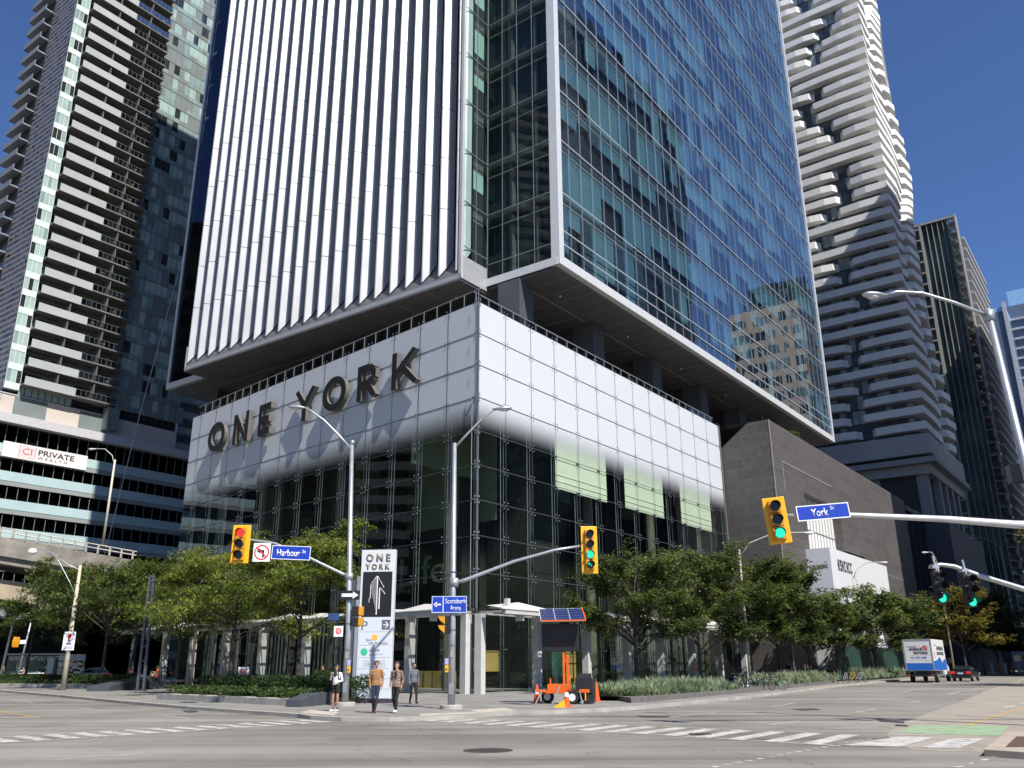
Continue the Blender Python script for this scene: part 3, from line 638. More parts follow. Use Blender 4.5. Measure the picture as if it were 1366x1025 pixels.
# street wall built round the recess and the sign box
def wall(x0,x1,z0,z1): m.quad((x0,yo,z0),(x1,yo,z0),(x1,yo,z1),(x0,yo,z1))
wall(X,51,0,ZS); wall(51,64.3,19.6,ZS); wall(64.3,XE,14.5,ZS); wall(73,XE,0,14.5); wall(51,61.8,0,.3)
m.quad((51,yo,0),(51,yo+1.1,0),(51,yo+1.1,19.6),(51,yo,19.6)); m.quad((64.3,yo+1.1,13),(64.3,yo,13),(64.3,yo,19.6),(64.3,yo+1.1,19.6)); m.quad((51,yo,19.6),(51,yo+1.1,19.6),(64.3,yo+1.1,19.6),(64.3,yo,19.6))
m.quad((X,yo,ZS),(XE,yo,ZS),(XE,30,ZS),(X,12,ZS)); m.quad((XE,yo,0),(XE,30,0),(XE,30,ZS),(XE,yo,ZS))
m.build('stone_wall',ST,S)
m=MB(); m.box(X-.05,X+.03,yo-.06,yo+.03,0,ZS); m.build('corner_angle',mat('trim_grey',(.3,.29,.28),.5),S); m=MB(); m.box(44.8,62,yo-.05,yo-.003,21.9,22.0); m.box(44.8,44.87,yo-.04,yo-.003,19,22); m.box(73,XE,yo-.04,yo-.003,13.1,13.17)
m.build('wall_trim',mat('trim_grey',(.3,.29,.28),.5),S)
m=MB(); m.quad((51,yo+1.0,0),(64.3,yo+1.0,0),(64.3,yo+1.0,19.6),(51,yo+1.0,19.6))
for k in range(11): m.box(51.6+k*1.15,51.68+k*1.15,yo+.92,yo+.99,0,19.6,1)
m.box(51,64.3,yo+.9,yo+.98,15.9,15.98,1)
m.build('ribbed_recess_wall',[mat('ribbed_white',(.62,.63,.6),.6,var=.05),mat('rib_grey',(.35,.35,.34),.6)],S)
m=MB(); m.box(49.4,73,-8.0,yo+.5,1,13.2); 
sb=m.build('sign_box',mat('sign_box_white',(.6,.6,.62),.5,var=.04),S,label='white projecting box with small shop lettering')
# tiny unreadable shop lettering: broken strokes of the right colour and size
def scribble(m,o,xd,w_,h_,n,seed,out,mi=0):
    r_=random.Random(seed); o=Vector(o); xd=Vector(xd); out=Vector(out); s_=w_/n
    for i in range(n):
        a=o+xd*(i*s_); t=r_.choice((0,1,2)); 
        for (x0,z0,x1,z1) in {0:((.1,0,.3,1),(.55,0,.78,1),(.3,.4,.55,.62)),1:((.1,0,.32,1),(.32,0,.75,.22),(.32,.78,.75,1)),2:((.1,0,.8,.25),(.55,.25,.8,1),(.1,.4,.3,1),(.3,.78,.55,1))}[t]:
            p=a+xd*(x0*s_); q=a+xd*(x1*s_)
            m.add([p+Vector((0,0,z0*h_))+out,q+Vector((0,0,z0*h_))+out,q+Vector((0,0,z1*h_))+out,p+Vector((0,0,z1*h_))+out],[(0,1,2,3)],mi)
_sm=[sign_black,mat('shop_green',(.12,.5,.03),.5),mat('shop_blue',(.05,.35,.8),.5)]
for (o_,xd,w_,h_,n_,sd,out,mi) in (((51.6,-8.0,11.0),(1,0,0),5.6,1.2,7,1,(0,-.03,0),0),((52.6,-8.0,8.3),(1,0,0),3.7,1.0,5,2,(0,-.03,0),0),((56.3,-8.0,8.25),(1,0,0),1.8,1.25,2,3,(0,-.035,0),1),((53.6,-8.0,7.4),(1,0,0),3.6,.45,7,4,(0,-.03,0),0),((60.6,-8.0,8.0),(1,0,0),4.6,1.3,4,5,(0,-.03,0),2),((63.0,-8.0,7.3),(1,0,0),2.2,.5,4,6,(0,-.03,0),0),((49.4,-5.8,11.1),(0,-1,0),1.9,.4,9,7,(-.03,0,0),0)):
    m=MB(); scribble(m,o_,xd,w_,h_,n_,sd,out,0); m.build('shop_lettering',_sm[mi],sb)
# dark glass block beyond the stone
Dk=thing('dark_retail_block','dark glass fronted low block in shade beyond the stone wall','low building',c0,PI/2-AR)
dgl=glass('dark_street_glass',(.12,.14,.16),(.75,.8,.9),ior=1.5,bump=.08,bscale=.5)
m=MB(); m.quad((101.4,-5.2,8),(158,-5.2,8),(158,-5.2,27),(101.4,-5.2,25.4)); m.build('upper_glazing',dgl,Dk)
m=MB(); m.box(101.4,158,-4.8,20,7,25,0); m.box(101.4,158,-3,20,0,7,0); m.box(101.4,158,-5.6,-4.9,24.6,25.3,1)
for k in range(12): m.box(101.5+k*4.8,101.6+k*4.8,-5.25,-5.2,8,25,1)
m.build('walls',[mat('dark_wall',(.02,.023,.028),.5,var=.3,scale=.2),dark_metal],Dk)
m=MB()
for k in range(7): m.box(110+k*3.2,110.4+k*3.2,-5.4,-5.0,0,7.0)
m.build('gate_posts',mat('grey_post',(.16,.17,.18),.6),Dk)
m=MB(); m.box(46,72.9,-8.5,-8.3,0,3.3); m.box(73.1,101,-6.1,-5.9,0,3.1); 
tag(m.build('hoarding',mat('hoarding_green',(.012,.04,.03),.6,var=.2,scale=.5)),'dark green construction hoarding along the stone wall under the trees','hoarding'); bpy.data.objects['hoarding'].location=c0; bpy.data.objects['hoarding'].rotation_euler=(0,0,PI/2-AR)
# ================================================================ neighbouring towers
# --- left residential tower on its office podium
q0=Vector((-61.29,97.3,0))*1.2
LC=thing('condo_tower','grey balconied residential tower with a banded glass office base, left of the finned tower','apartment tower',q0,PI/2-AR)
cglassA=mat('condo_pane_pale',(.36,.47,.43),.25,var=.12,scale=.4,spec=.8); cglassB=mat('condo_pane_mid',(.24,.33,.32),.2,var=.15,scale=.4,spec=.8); cglassC=mat('condo_pane_dark',(.03,.035,.035),.12,var=.3,scale=.4,spec=.9)
cwall=mat('condo_grey_panel',(.17,.2,.195),.6,var=.1,scale=.4); cpan=mat('balcony_panel',(.38,.4,.395),.5,var=.08,scale=.35); csl=mat('balcony_slab',(.15,.148,.138),.8,var=.15)
cwhite=mat('condo_white',(.62,.68,.66),.4,var=.05); cbeige=mat('condo_beige',(.55,.49,.43),.7,var=.06,scale=.2); crail=glass('rail_glass',(.8,.85,.83),ior=1.9,base=.25)
fh=2.93; nf=38; zb0=42.3-1.2
# corner bay
m=MB()
for k in range(nf+1):
    z=zb0+k*fh
    m.box(0,2.1,-.25,1,z-1.0,z+.0,0)
    for i in range(3):
        mi=1+random.choice((0,0,1,2)); m.quad((i*.7,-.2,z),((i+1)*.7,-.2,z),((i+1)*.7,-.2,z+fh-1),(i*.7,-.2,z+fh-1),mi)
    for i in range(4): m.box(i*.7-.03,i*.7+.03,-.24,-.19,z,z+fh-1,0)
m.build('corner_bay',[cwhite,cglassA,cglassB,cglassC],LC)
# back wall of balconies
m=MB()
for k in range(nf+1):
    z=zb0+k*fh
    for i in range(14):
        mi=random.choice((1,1,1,0,0,2)); m.quad((2.1+i*1.02,.6,z-.4),(3.1+i*1.02,.6,z-.4),(3.1+i*1.02,.6,z+2.0),(2.1+i*1.02,.6,z+2.0),mi)
    m.box(2.1,16.4,.5,.59,z+2.0,z+2.53,3)
m.build('balcony_windows',[cglassB,cglassC,mat('room_warm',(.05,.045,.035),.7),csl],LC)
for k in range(nf):
    z=zb0+k*fh
    m=MB(); m.box(2.1,16.2,-1.55,.6,z-.28,z-.06,0)
    for x in (6.8,12.4): m.box(x-.06,x+.06,-1.4,.6,z-.06,z+2.45,0)
    b=m.build('balcony',csl,LC)
    w_=9.6 if k!=5 else 8.2
    m=MB(); m.box(2.1,w_,-1.6,-1.52,z-.3,z+.98); m.build('solid_parapet',cpan,b)
    m=MB(); m.quad((w_,-1.55,z),(16.2,-1.55,z),(16.2,-1.55,z+.95),(w_,-1.55,z+.95)); m.build('glass_railing',crail,b)
    m=MB(); m.box(w_,16.2,-1.58,-1.52,z+.93,z+.99)
    for i in range(9): m.box(w_+i*.8,w_+.05+i*.8,-1.56,-1.5,z,z+.95)
    rr=random.Random(k)
    if rr.random()<.75:
        x=rr.uniform(10,15); m.box(x,x+.5,-1.1,-.6,z-.05,z+.75)
    m.build('rail_posts',mat('rail_dark',(.12,.12,.12),.5),b)
# glazed right part
m=MB()
rr=random.Random(11)
for k in range(nf+1):
    z=zb0+k*fh-.2; x=16.5
    while x<27.8:
        w_=rr.choice((1.1,1.1,1.5,1.0)); t=rr.choice('ppppmmdwww')
        mi={'p':0,'m':1,'d':2,'w':3}[t]
        if t=='w' and rr.random()<.6: m.quad((x,0,z),(x+w_,0,z),(x+w_,0,z+fh),(x,0,z+fh),3)
        else:
            m.quad((x,0,z),(x+w_,0,z),(x+w_,0,z+.9),(x,0,z+.9),3 if rr.random()<.4 else 1); m.quad((x,0,z+.9),(x+w_,0,z+.9),(x+w_,0,z+fh),(x,0,z+fh),mi)
        x+=w_
m.build('window_wall',[cglassA,cglassB,cglassC,cwall],LC)
m=MB(); m.box(16.2,16.5,-.3,.6,zb0-3,zb0+nf*fh,0)
for k in range(nf+1): m.box(16.5,28.3,-.05,-.004,zb0+k*fh-.26,zb0+k*fh-.14,0)
for i in range(11): m.box(16.5+i*1.1,16.54+i*1.1,-.04,-.003,zb0-1,zb0+nf*fh,0)
m.build('window_frames',csl,LC)
# left flank: fine strip windows then balconies beyond
m=MB()
for k in range(nf+2):
    z=zb0+k*fh-fh
    for s_ in range(3):
        zz=z+s_*fh/3
        m.quad((-.0,8.4,zz),(-.0,.0,zz),(-.0,.0,zz+.45),(-.0,8.4,zz+.45),3)
        for i in range(12): m.quad((-.02,(i+1)*.7,zz+.45),(-.02,i*.7+.06,zz+.45),(-.02,i*.7+.06,zz+fh/3),(-.02,(i+1)*.7,zz+fh/3),rr.choice((0,1,1,0,2)))
    m.quad((0,13.4,z),(0,8.4,z),(0,8.4,z+fh),(0,13.4,z+fh),2)
m.build('flank_windows',[mat('flank_pane',(.13,.14,.16),.3,var=.1),mat('flank_pane_b',(.08,.09,.11),.3,var=.1),cglassC,mat('flank_grey',(.26,.24,.245),.6)],LC)
for k in range(nf):
    z=zb0+k*fh; m=MB(); m.box(-1.3,0,8.6,14.6,z-.3,z-.05); m.box(-1.35,-1.25,8.6,14.6,z-.3,z+.8); m.box(-1.25,0,14.5,14.6,z-.3,z+.8)
    m.build('flank_balcony',mat('flank_balcony',(.2,.22,.25),.6,var=.1),LC)
m=MB(); m.box(.7,28.2,.62,13.3,zb0-4,zb0+nf*fh); m.build('core',cglassC,LC)
# podium
m=MB()
m.box(-.5,28.2,.2,13.3,36.2,39.4,0); m.box(1.9,6.6,.12,.2,36.2,39.3,1); m.box(11.6,16.1,.12,.2,36.2,39.3,1); m.box(-.5,16.4,.1,.21,39.35,39.5,2)
m.box(-25,31,-1.4,18,34.9,36.2,2)
for i in range(8): m.quad((2.1+i,.1,39.6),(2.98+i,.1,39.6),(2.98+i,.1,41),(2.1+i,.1,41),3)
m.box(15.2,17,-1.5,.3,37,40.5,1)
m.build('podium_band',[cbeige,cwall,mat('cornice_grey',(.5,.49,.5),.6,var=.06),cglassA],LC)
pale=mat('spandrel_pale',(.42,.55,.56),.3,var=.07,scale=.3,spec=.7); sgrey=mat('spandrel_grey',(.27,.29,.29),.6,var=.1,scale=.2)
m=MB(); m.quad((-30,.0,0),(31,.0,0),(31,.0,35),(-30,.0,35)); m.build('office_glazing',glass('office_glass',(.12,.14,.13),(.8,.9,.9),ior=1.5,bump=.06,bscale=.4),LC)
m=MB()
for zt in (32.0,28.15,24.2,20.25,16.3,12.3):
    m.box(-30,31,-.35,-.02,zt-1.35,zt,0); m.box(-30,31,-.3,-.015,zt-2.0,zt-1.36,1)
m.box(-30,31,-.3,-.01,8,10.4,1)
for i in range(41): m.box(-30+i*1.5,-29.96+i*1.5,-.1,-.02,10,35,1)
m.build('spandrel_bands',[pale,sgrey],LC)
m=MB(); m.box(-30,31,.6,22,0,35); m.box(4,6,.2,.5,31,35,1); m.build('office_interior',[mat('office_inside',(.035,.042,.038),.8,var=.8,scale=.35),cglassA],LC)
m=MB(); m.box(1.2,13.4,-.75,-.4,30.1,32.3); bn=m.build('banner',mat('banner_white',(.78,.72,.69),.6,var=.03),LC,label='white tenant banner reading CI PRIVATE WEALTH')
dk=mat('banner_dark',(.07,.05,.06),.6); rd=mat('banner_red',(.45,.13,.13),.6)
text('CI','lettering',rd,bn,(3.9,-.77,30.85),(1,0,0),(0,0,1),w=1.3,h=.95,bold=.0)
text('PRIVATE','lettering',dk,bn,(6.1,-.77,31.1),(1,0,0),(0,0,1),w=5.3,h=.8,bold=.02); text('W E A L T H','lettering',dk,bn,(6.1,-.77,30.45),(1,0,0),(0,0,1),w=4.3,h=.42)
m=MB(); 
for x in (3.4,5.7): m.box(x,x+.06,-.78,-.755,30.3,32.1)
m.box(3.46,5.7,-.765,-.752,30.3,32.1,1)
m.build('logo_panel',[rd,mat('logo_pink',(.7,.57,.57),.6)],bn)
m=MB(); a=CAM+(gp(234,1025)-CAM)*0
# hanging cable on the tower front
m=MB(); m.tube([(27,-3,98),(24.6,-3.2,80),(22.2,-3.4,62),(19.2,-3.6,40),(16,-3.8,12)],.06,5)
cb_=m.build('hoist_cable',mat('cable_grey',(.5,.5,.5),.5)); cb_.location=q0; cb_.rotation_euler=(0,0,PI/2-AR); tag(cb_,'thin pale cable hanging in front of the grey balconied tower','cable')
# small pale block seen in the gap
m=MB(); B2=thing('balcony_block','pale balconied block glimpsed in the gap below the tower soffit','apartment block',EN(44,-104),PI/2-AR)
for k in range(22): 
    z=3+k*3; m=MB(); m.box(-3,14,-1.6,0,z,z+1.1); m.build('balcony',cwhite,B2)
m=MB(); m.box(-2,14,0,14,0,70); m.build('body',cglassB,B2)
# tiny far tower at left edge
FT=thing('distant_tower','small pale far tower top at the left edge behind the grey balconies','distant tower',(-214,330,0),.3)
m=MB(); m.box(-9,9,-9,9,0,186); m.build('body',mat('far_pale',(.4,.45,.5),.6),FT)
m=MB(); 
for k in range(60): m.box(-9.2,9.2,-9.2,9.2,2+k*3,2.8+k*3)
m.build('floor_bands',cglassB,FT)
# --- white curved balcony tower right
WC=thing('white_balcony_tower','tall tower with curving white balconies behind the blue glass tower','apartment tower',(72.92,148.01,0),PI/2-AR)
wbal=mat('white_balcony',(.78,.775,.75),.6,var=.08,scale=.25); wgl=mat('ice_pane',(.1,.12,.135),.12,var=.4,scale=.6,spec=.9); wgl2=mat('ice_pane_light',(.3,.35,.36),.25,var=.3,scale=.6)
fh2=2.87; z00=41.2
m=MB(); rr=random.Random(9)
for k in range(-1,42):
    z=z00+k*fh2
    for i in range(26): m.quad((0,(i+1)*1.2,z),(0,i*1.2+.08,z),(0,i*1.2+.08,z+2.5),(0,(i+1)*1.2,z+2.5),rr.choice((0,0,1)))
    for i in range(26): m.quad((i*1.2,0,z),(i*1.2+1.12,0,z),(i*1.2+1.12,0,z+2.5),(i*1.2,0,z+2.5),rr.choice((0,0,1)))
m.build('window_wall',[wgl,wgl2],WC)
m=MB(); m.box(.1,30,.1,32,24,z00+42*fh2); m.build('core',mat('ice_core',(.05,.05,.052),.7),WC)
rest_=MB()
def band(pts,z,hz,name='balcony',own=True):
    m=MB() if own else rest_; v=[]; n=len(pts)
    # pts: list of (inner xy, outer xy)
    for a,b in pts: v+=[(a[0],a[1],z-.2),(b[0],b[1],z-.2),(b[0],b[1],z+hz),(b[0]+(a[0]-b[0])*.12,b[1]+(a[1]-b[1])*.12,z+hz),(b[0]+(a[0]-b[0])*.12,b[1]+(a[1]-b[1])*.12,z),(a[0],a[1],z)]
    f=[]
    for i in range(n-1):
        for j in range(6): f.append((i*6+j,i*6+(j+1)%6,(i+1)*6+(j+1)%6,(i+1)*6+j))
    f+=[tuple(range(5,-1,-1)),tuple((n-1)*6+j for j in range(6))]
    m.add(v,f); return m.build(name,wbal,WC) if own else None
from math import floor
for k in range(41):
    z=z00+k*fh2
    ph_=sin(k*.55)+.6*sin(k*1.3+1)
    a=6.2+2.2*ph_+rr.uniform(-.9,.9); a=max(2.6,a)
    if k in (4,7,8,10,13,15,20,21,27,28,33,36,37): a=14.5+rr.uniform(-1,3)
    bx=9.5+5*sin(k*.33+.6)+rr.uniform(-1,1)
    o_=-1.9; 
    pts=[((0,a+.9),(-.15,a+.9)),((0,a),(o_*.8,a)),((0,a*.5),(o_,a*.5)),((0,0),(o_,o_)),((bx*.5,0),(bx*.5,o_-.5*sin(k*.4))),((bx,0),(bx,o_)),((bx+1.6,0),(bx+1.6,-.2))]
    band(pts,z,1.22)
    # second balcony farther back on the left face
    s0=a+2.2+rr.uniform(0,1.0)
    if s0<15: band([((0,24),(o_*.8,24)),((0,s0+3),(o_,s0+3)),((0,s0+.8),(o_*.8,s0+.8)),((0,s0),(-.15,s0))],z,1.22)
    s1=bx+3.5+rr.uniform(0,1.5)
    if s1<27: band([((s1,0),(s1,-.2)),((s1+1.2,0),(s1+1.2,o_)),((s1+5+2*sin(k*.6),0),(s1+5+2*sin(k*.6),o_-.6)),((30.5,0),(30.5,-.4))],z,1.22,own=k<26)
if rest_.v: rest_.build('upper_balconies',wbal,WC)['kind']='stuff'
m=MB(); m.box(-1.9,31,-2.0,30,36.6,40.2,0); m.box(-1.0,31,-1.3,30,33.2,35.4,0); m.box(-2.4,31,-2.6,30,34.9,35.9,1)
m.build('podium_bands',[mat('ice_concrete',(.4,.4,.39),.7,var=.08,scale=.3),mat('ice_slab',(.33,.33,.33),.7)],WC)
for x,y in ((0,0),(0,8),(0,16),(7,-.6),(13,-.6),(19,-.6),(25,-.6)):
    m=MB(); m.box(x-.3,x+1.2,y-.4,y+1.4,0,33.3); m.build('column',mat('ice_column',(.3,.3,.3),.7),WC)
m=MB(); m.quad((1.5,22,12),(1.5,1.5,12),(1.5,1.5,33.2),(1.5,22,33.2)); m.quad((1.5,1.5,12),(30,1.5,12),(30,1.5,33.2),(1.5,1.5,33.2)); m.build('lobby_glazing',glass('sky_glass',(.2,.3,.4),(.7,.85,1),ior=2.6),WC)
m=MB(); m.box(2,30,2,24,0,33); m.box(-3,31,-3,26,0,24.2); m.build('podium',mat('ice_podium',(.06,.065,.07),.6),WC)
m=MB(); m.box(-2.9,-2.8,-3,26,24.2,25.5); 
for i in range(20): m.box(-2.95,-2.75,-3+i*1.5,-2.9+i*1.5,24.2,25.6)
m.build('terrace_rail',dark_metal,WC)
# --- dark tower with white vertical lines
DT=thing('dark_glass_tower','dark glass tower with thin white vertical lines behind the white balconies','apartment tower',EN(184.54,0),PI/2-AR)
dg1=mat('dt_glass',(.075,.115,.108),.1,var=.6,scale=.12,spec=.9); dwh=mat('dt_white',(.33,.32,.3),.5,var=.05); dgg=glass('dt_balcony_glass',(.35,.5,.45),ior=1.6)
m=MB(); m.box(0,40,-9.5,12,0,112); m.build('core',dg1,DT)
m=MB(); m.box(-.5,.5,-3.1,-2.5,12,112.5); m.box(-.5,.6,-11.5,1,112,112.6); m.box(-1.6,1,-11.6,-11.3,70,112.4)
for y in (-4.4,-5.7,-7,-8.3,-9.4): m.box(-.35,-.01,y-.065,y+.065,8,112)
m.box(-.5,.2,-11.6,-11,8,70)
m.build('white_fins',dwh,DT)
m=MB()
for k in range(33): m.box(-.8,-.02,-2.4,8,10+k*3.15,10.35+k*3.15)
m.build('slab_lines',dwh,DT)
for k in range(34):
    z=8+k*3.1; 
    m=MB(); m.box(-.9,4,-11.5,-9.6,z,z+.22); b=m.build('balcony',mat('dt_slab',(.25,.26,.25),.6),DT)
    m=MB(); m.quad((-.85,-9.6,z+.2),(-.85,-11.4,z+.2),(-.85,-11.4,z+1.3),(-.85,-9.6,z+1.3)); m.quad((-.85,-11.4,z+.2),(4,-11.4,z+.2),(4,-11.4,z+1.3),(-.85,-11.4,z+1.3)); m.build('glass_railing',dgg,b)
m=MB()
for k in range(33): m.box(4,40,-12.2,-9.4,8+k*3.1,8.7+k*3.1)
m.build('side_slabs',mat('dt_side',(.4,.4,.42),.5),DT)
m=MB(); 
for k in range(11): m.box(-.3,30,-9.7,-9.55,9,9) if 0 else None
m.box(-6,40,-14,8,0,7.5); m.box(-6.3,40,-14.3,8,7.5,8.4,1)
m.build('street_block',[dark_metal,cwall],DT)
# --- blue towers far right
for (nm,x,y,zt,w_,lab) in (('blue_tower',167.6,268,118,14,'far blue glass tower with pale floor bands and a glass crown at right edge'),('slim_blue_tower',158,262,112,4,'slim blue slab with white edge just left of the crowned blue tower')):
    BT=thing(nm,lab,'distant tower',(x+w_*.5,y,0),PI/2-AR)
    m=MB(); m.box(0,30,-w_,w_*.6,0,zt); m.build('core',mat('far_blue',(.13,.17,.24),.25,var=.2,scale=.1),BT)
    m=MB()
    if w_>5:
        for k in range(32): m.box(-.8,30,-w_-.6,w_*.6,4+k*3.5,4.7+k*3.5)
    else:
        m.box(-.6,.6,-w_-.3,-w_+.8,0,zt+3); m.box(-.6,.6,w_*.3,w_*.3+.8,0,zt+1)
    m.build('floor_bands',mat('far_band',(.42,.44,.48),.6),BT)
    m=MB(); m.box(4,20,-w_*.7,w_*.3,zt,zt+7) if w_>5 else m.box(0,20,-w_,w_*.5,zt,zt+1.5); m.build('crown',mat('far_crown',(.3,.5,.75),.3),BT)
m=MB(); m.box(0,60,0,3,40,44); o=m.build('link_bridge',mat('bridge_stone',(.45,.38,.32),.8)); o.location=(112,188,0); o.rotation_euler=(0,0,-.2); tag(o,'pale stone parapet block between the dark tower and far blue tower','parapet')
# street canyon closing masses
for nm,x,y,w_,d_,h_,lab in (('street_end_block',190,330,80,30,26,'dark low block closing the end of the street'),('shaded_brick_block',128,168,34,20,18,'dark block behind the yellowing street tree')):
    BB=thing(nm,lab,'building',(x,y,0),PI/2-AR)
    m=MB(); m.box(-w_/2,w_/2,-d_/2,d_/2,0,h_,0); 
    m.build('walls',mat('far_wall',(.06,.06,.065),.7,var=.3,scale=.1),BB)
    m=MB()
    for k in range(int(h_/4)):
        for i in range(int(w_/3)-1): m.box(-w_/2+1+i*3,-w_/2+2.6+i*3,-d_/2-.1,-d_/2-.02,1.2+k*4,3.2+k*4)
    for k in range(int(h_/4)):
        for i in range(int(d_/3)-1): m.box(-w_/2-.1,-w_/2-.02,-d_/2+1+i*3,-d_/2+2.6+i*3,1.2+k*4,3.2+k*4)
    m.build('windows',mat('far_window',(.16,.18,.2),.2),BB)
# ================================================================ buildings seen only mirrored in the glass
def block(nm,lab,e0,e1,n0,n1,h,walls,win,fl=3.6,bay=3.4,ww=.62,wh=.55):
    Bk=thing(nm,lab,'mirrored building',c0,PI/2-AR)
    m=MB(); m.box(e0,e1,-n1,-n0,0,h); m.build('walls',walls,Bk)
    m=MB(); rr=random.Random(len(lab))
    for k in range(int(h/fl)):
        z=k*fl+.9
        for i in range(int((n1-n0)/bay)):
            y=-n0-(i+.5)*bay; w2=bay*ww*rr.choice((1,1,.6)); m.box(e0-.05,e0-.01,y-w2/2,y+w2/2,z,z+fl*wh,rr.choice((0,0,1)))
        for i in range(int((e1-e0)/bay)):
            x=e0+(i+.5)*bay; w2=bay*ww; m.box(x-w2/2,x+w2/2,-n0+.01,-n0+.05,z,z+fl*wh,rr.choice((0,0,1)))
    m.build('windows',win,Bk); return Bk
block('mirrored_dark_tower','tall dark tower seen only as the dark reflection in the blue glass',80,131,42,80,132,mat('mirror_dark',(.02,.03,.04),.3),[mat('mirror_win',(.04,.06,.07),.2),mat('mirror_win2',(.08,.12,.13),.2)],3.6,2.2,.85,.7)
block('mirrored_stone_building','tan stone block with small windows, reflected at the right end of the blue glass',165,215,27.5,46.5,91.5,mat('mirror_stone',(.66,.54,.4),.8,var=.08,scale=.2),[mat('mirror_win3',(.03,.05,.07),.15),mat('mirror_win4',(.14,.24,.26),.2)],4.3,3.1,.62,.55)
block('mirrored_glass_tower','dark teal glass tower behind the stone block in the reflection',172,215,28,43,101,mat('mirror_teal',(.02,.045,.045),.2),[mat('mirror_win5',(.03,.09,.09),.15),mat('mirror_win6',(.1,.2,.2),.2)],3.4,1.6,.9,.75)
for nm,lab,x0,y0,y1,h,c_ in (('mirrored_office_row','dark office row seen only mirrored in the podium wall',-135,34,120,88,(.03,.035,.03)),('mirrored_slab_tower','dark slab tower seen only mirrored between the fins',-138,46,70,165,(.02,.025,.04))):
    Bk=thing(nm,lab,'mirrored building',(x0,0,0)); m=MB(); m.box(0,30,y0,y1,0,h); m.build('walls',mat(nm,c_,.4,var=.3,scale=.1),Bk); m=MB(); rr=random.Random(2)
    for k in range(int(h/4)):
        for i in range(int((y1-y0)/3)):
            if rr.random()<.8: m.box(30.01,30.08,y0+i*3+.3,y0+i*3+2.7,1+k*4,3.4+k*4,rr.choice((0,0,0,1)))
    m.build('windows',[mat('mo_win',(.015,.02,.02),.15),mat('mo_win2',(.07,.085,.06),.2)],Bk)
    if x0==-135:
        for k in range(19): m=MB(); m.box(30,32,67,78,1+k*3.2,2.6+k*3.2); m.build('balcony',mat('mirror_balcony',(.2,.21,.22),.7),Bk)
BF=thing('mirrored_blue_block','low blue block with white uprights seen only as wavy streaks in the podium glass','mirrored building',c0,PI/2-AR)
m=MB(); m.box(47,70,-62,-45,0,27); m.build('walls',mat('mb_blue',(.03,.06,.16),.4,var=.3,scale=.2),BF)
m=MB(); rr=random.Random(12)
for k in range(15): w_=rr.uniform(.15,.6); x=47.3+k*1.5; m.box(x,x+w_,-44.9,-44.7,4,27)
for k in range(10): m.box(46.7,46.9,-61+k*1.6,-60.7+k*1.6,4,27)
m.build('uprights',mat('mb_white',(.45,.5,.56),.6),BF)
PB=thing('mirrored_pale_tower','pale curved balcony tower seen only in the reflections of the fins','mirrored building',(-104,25,0),R(4))
m=MB(); m.box(-18,0,-19,19,0,130); m.build('core',mat('mirror_core',(.1,.11,.12),.3),PB)
for k in range(40):
    m=MB(); 
    for j in range(8): m.box(0,1.2+.9*sin(k*.6+j*.8),-19+j*4.75,-19+(j+1)*4.75-.02,2+k*3.2,3.5+k*3.2)
    m.build('balcony',wbal,PB)
# elevated roadway at the left
EH=thing('elevated_roadway','weathered concrete elevated roadway with a steel railing above the left trees','elevated road')
a=gp(0,0)
def atd(x,y,d):
    v=fw*F+cr*(x-683)-cu*(y-512.5); return CAM+v*(d/math.hypot(v.x,v.y))
A=atd(0,716,104); B=atd(181,748,104); A0=A+(A-B)*1.6
dv=(B-A); dv.z=0; nb=Vector((-dv.y,dv.x,0)).normalized()
def slabm(p,q,z0,z1,d0,d1,m,mi=0):
    v=[]
    for pt in (p,q):
        for dd in (d0,d1):
            for z in (z0,z1): v.append(pt+nb*dd+Vector((0,0,z)))
    m.add(v,[(0,1,3,2),(4,6,7,5),(0,4,5,1),(2,3,7,6),(0,2,6,4),(1,5,7,3)],mi)
m=MB(); slabm(A0,B,-1.9,0,0,.4,m); slabm(A0,B-dv*.03,-2.6,-1.2,.4,9,m); m.build('deck',conc_dark,EH)
m=MB(); slabm(A0-Vector((0,0,0)),A+dv*.32,-6.6,-4.6,2,9,m); m.build('lower_beam',mat('beam_beige',(.33,.27,.19),.8,var=.25,scale=.4),EH)
m=MB()
for z in (.55,.95): 
    m.tube([A0+Vector((0,0,z)),B+Vector((0,0,z))],.06,6)
L_=(B-A0).length; 
for i in range(30): p=A0.lerp(B,i/29.3); m.box(p.x-.08,p.x+.08,p.y-.08,p.y+.08,p.z,p.z+1.0)
m.build('railing',mat('railing_steel',(.45,.41,.35),.6,metal=.2,var=.2),EH)
for t in (-.9,):
    p=A+dv*t+nb*5; m=MB(); m.box(p.x-1.3,p.x+1.3,p.y-1.3,p.y+1.3,0,p.z-2); m.build('pier',conc_dark,EH)
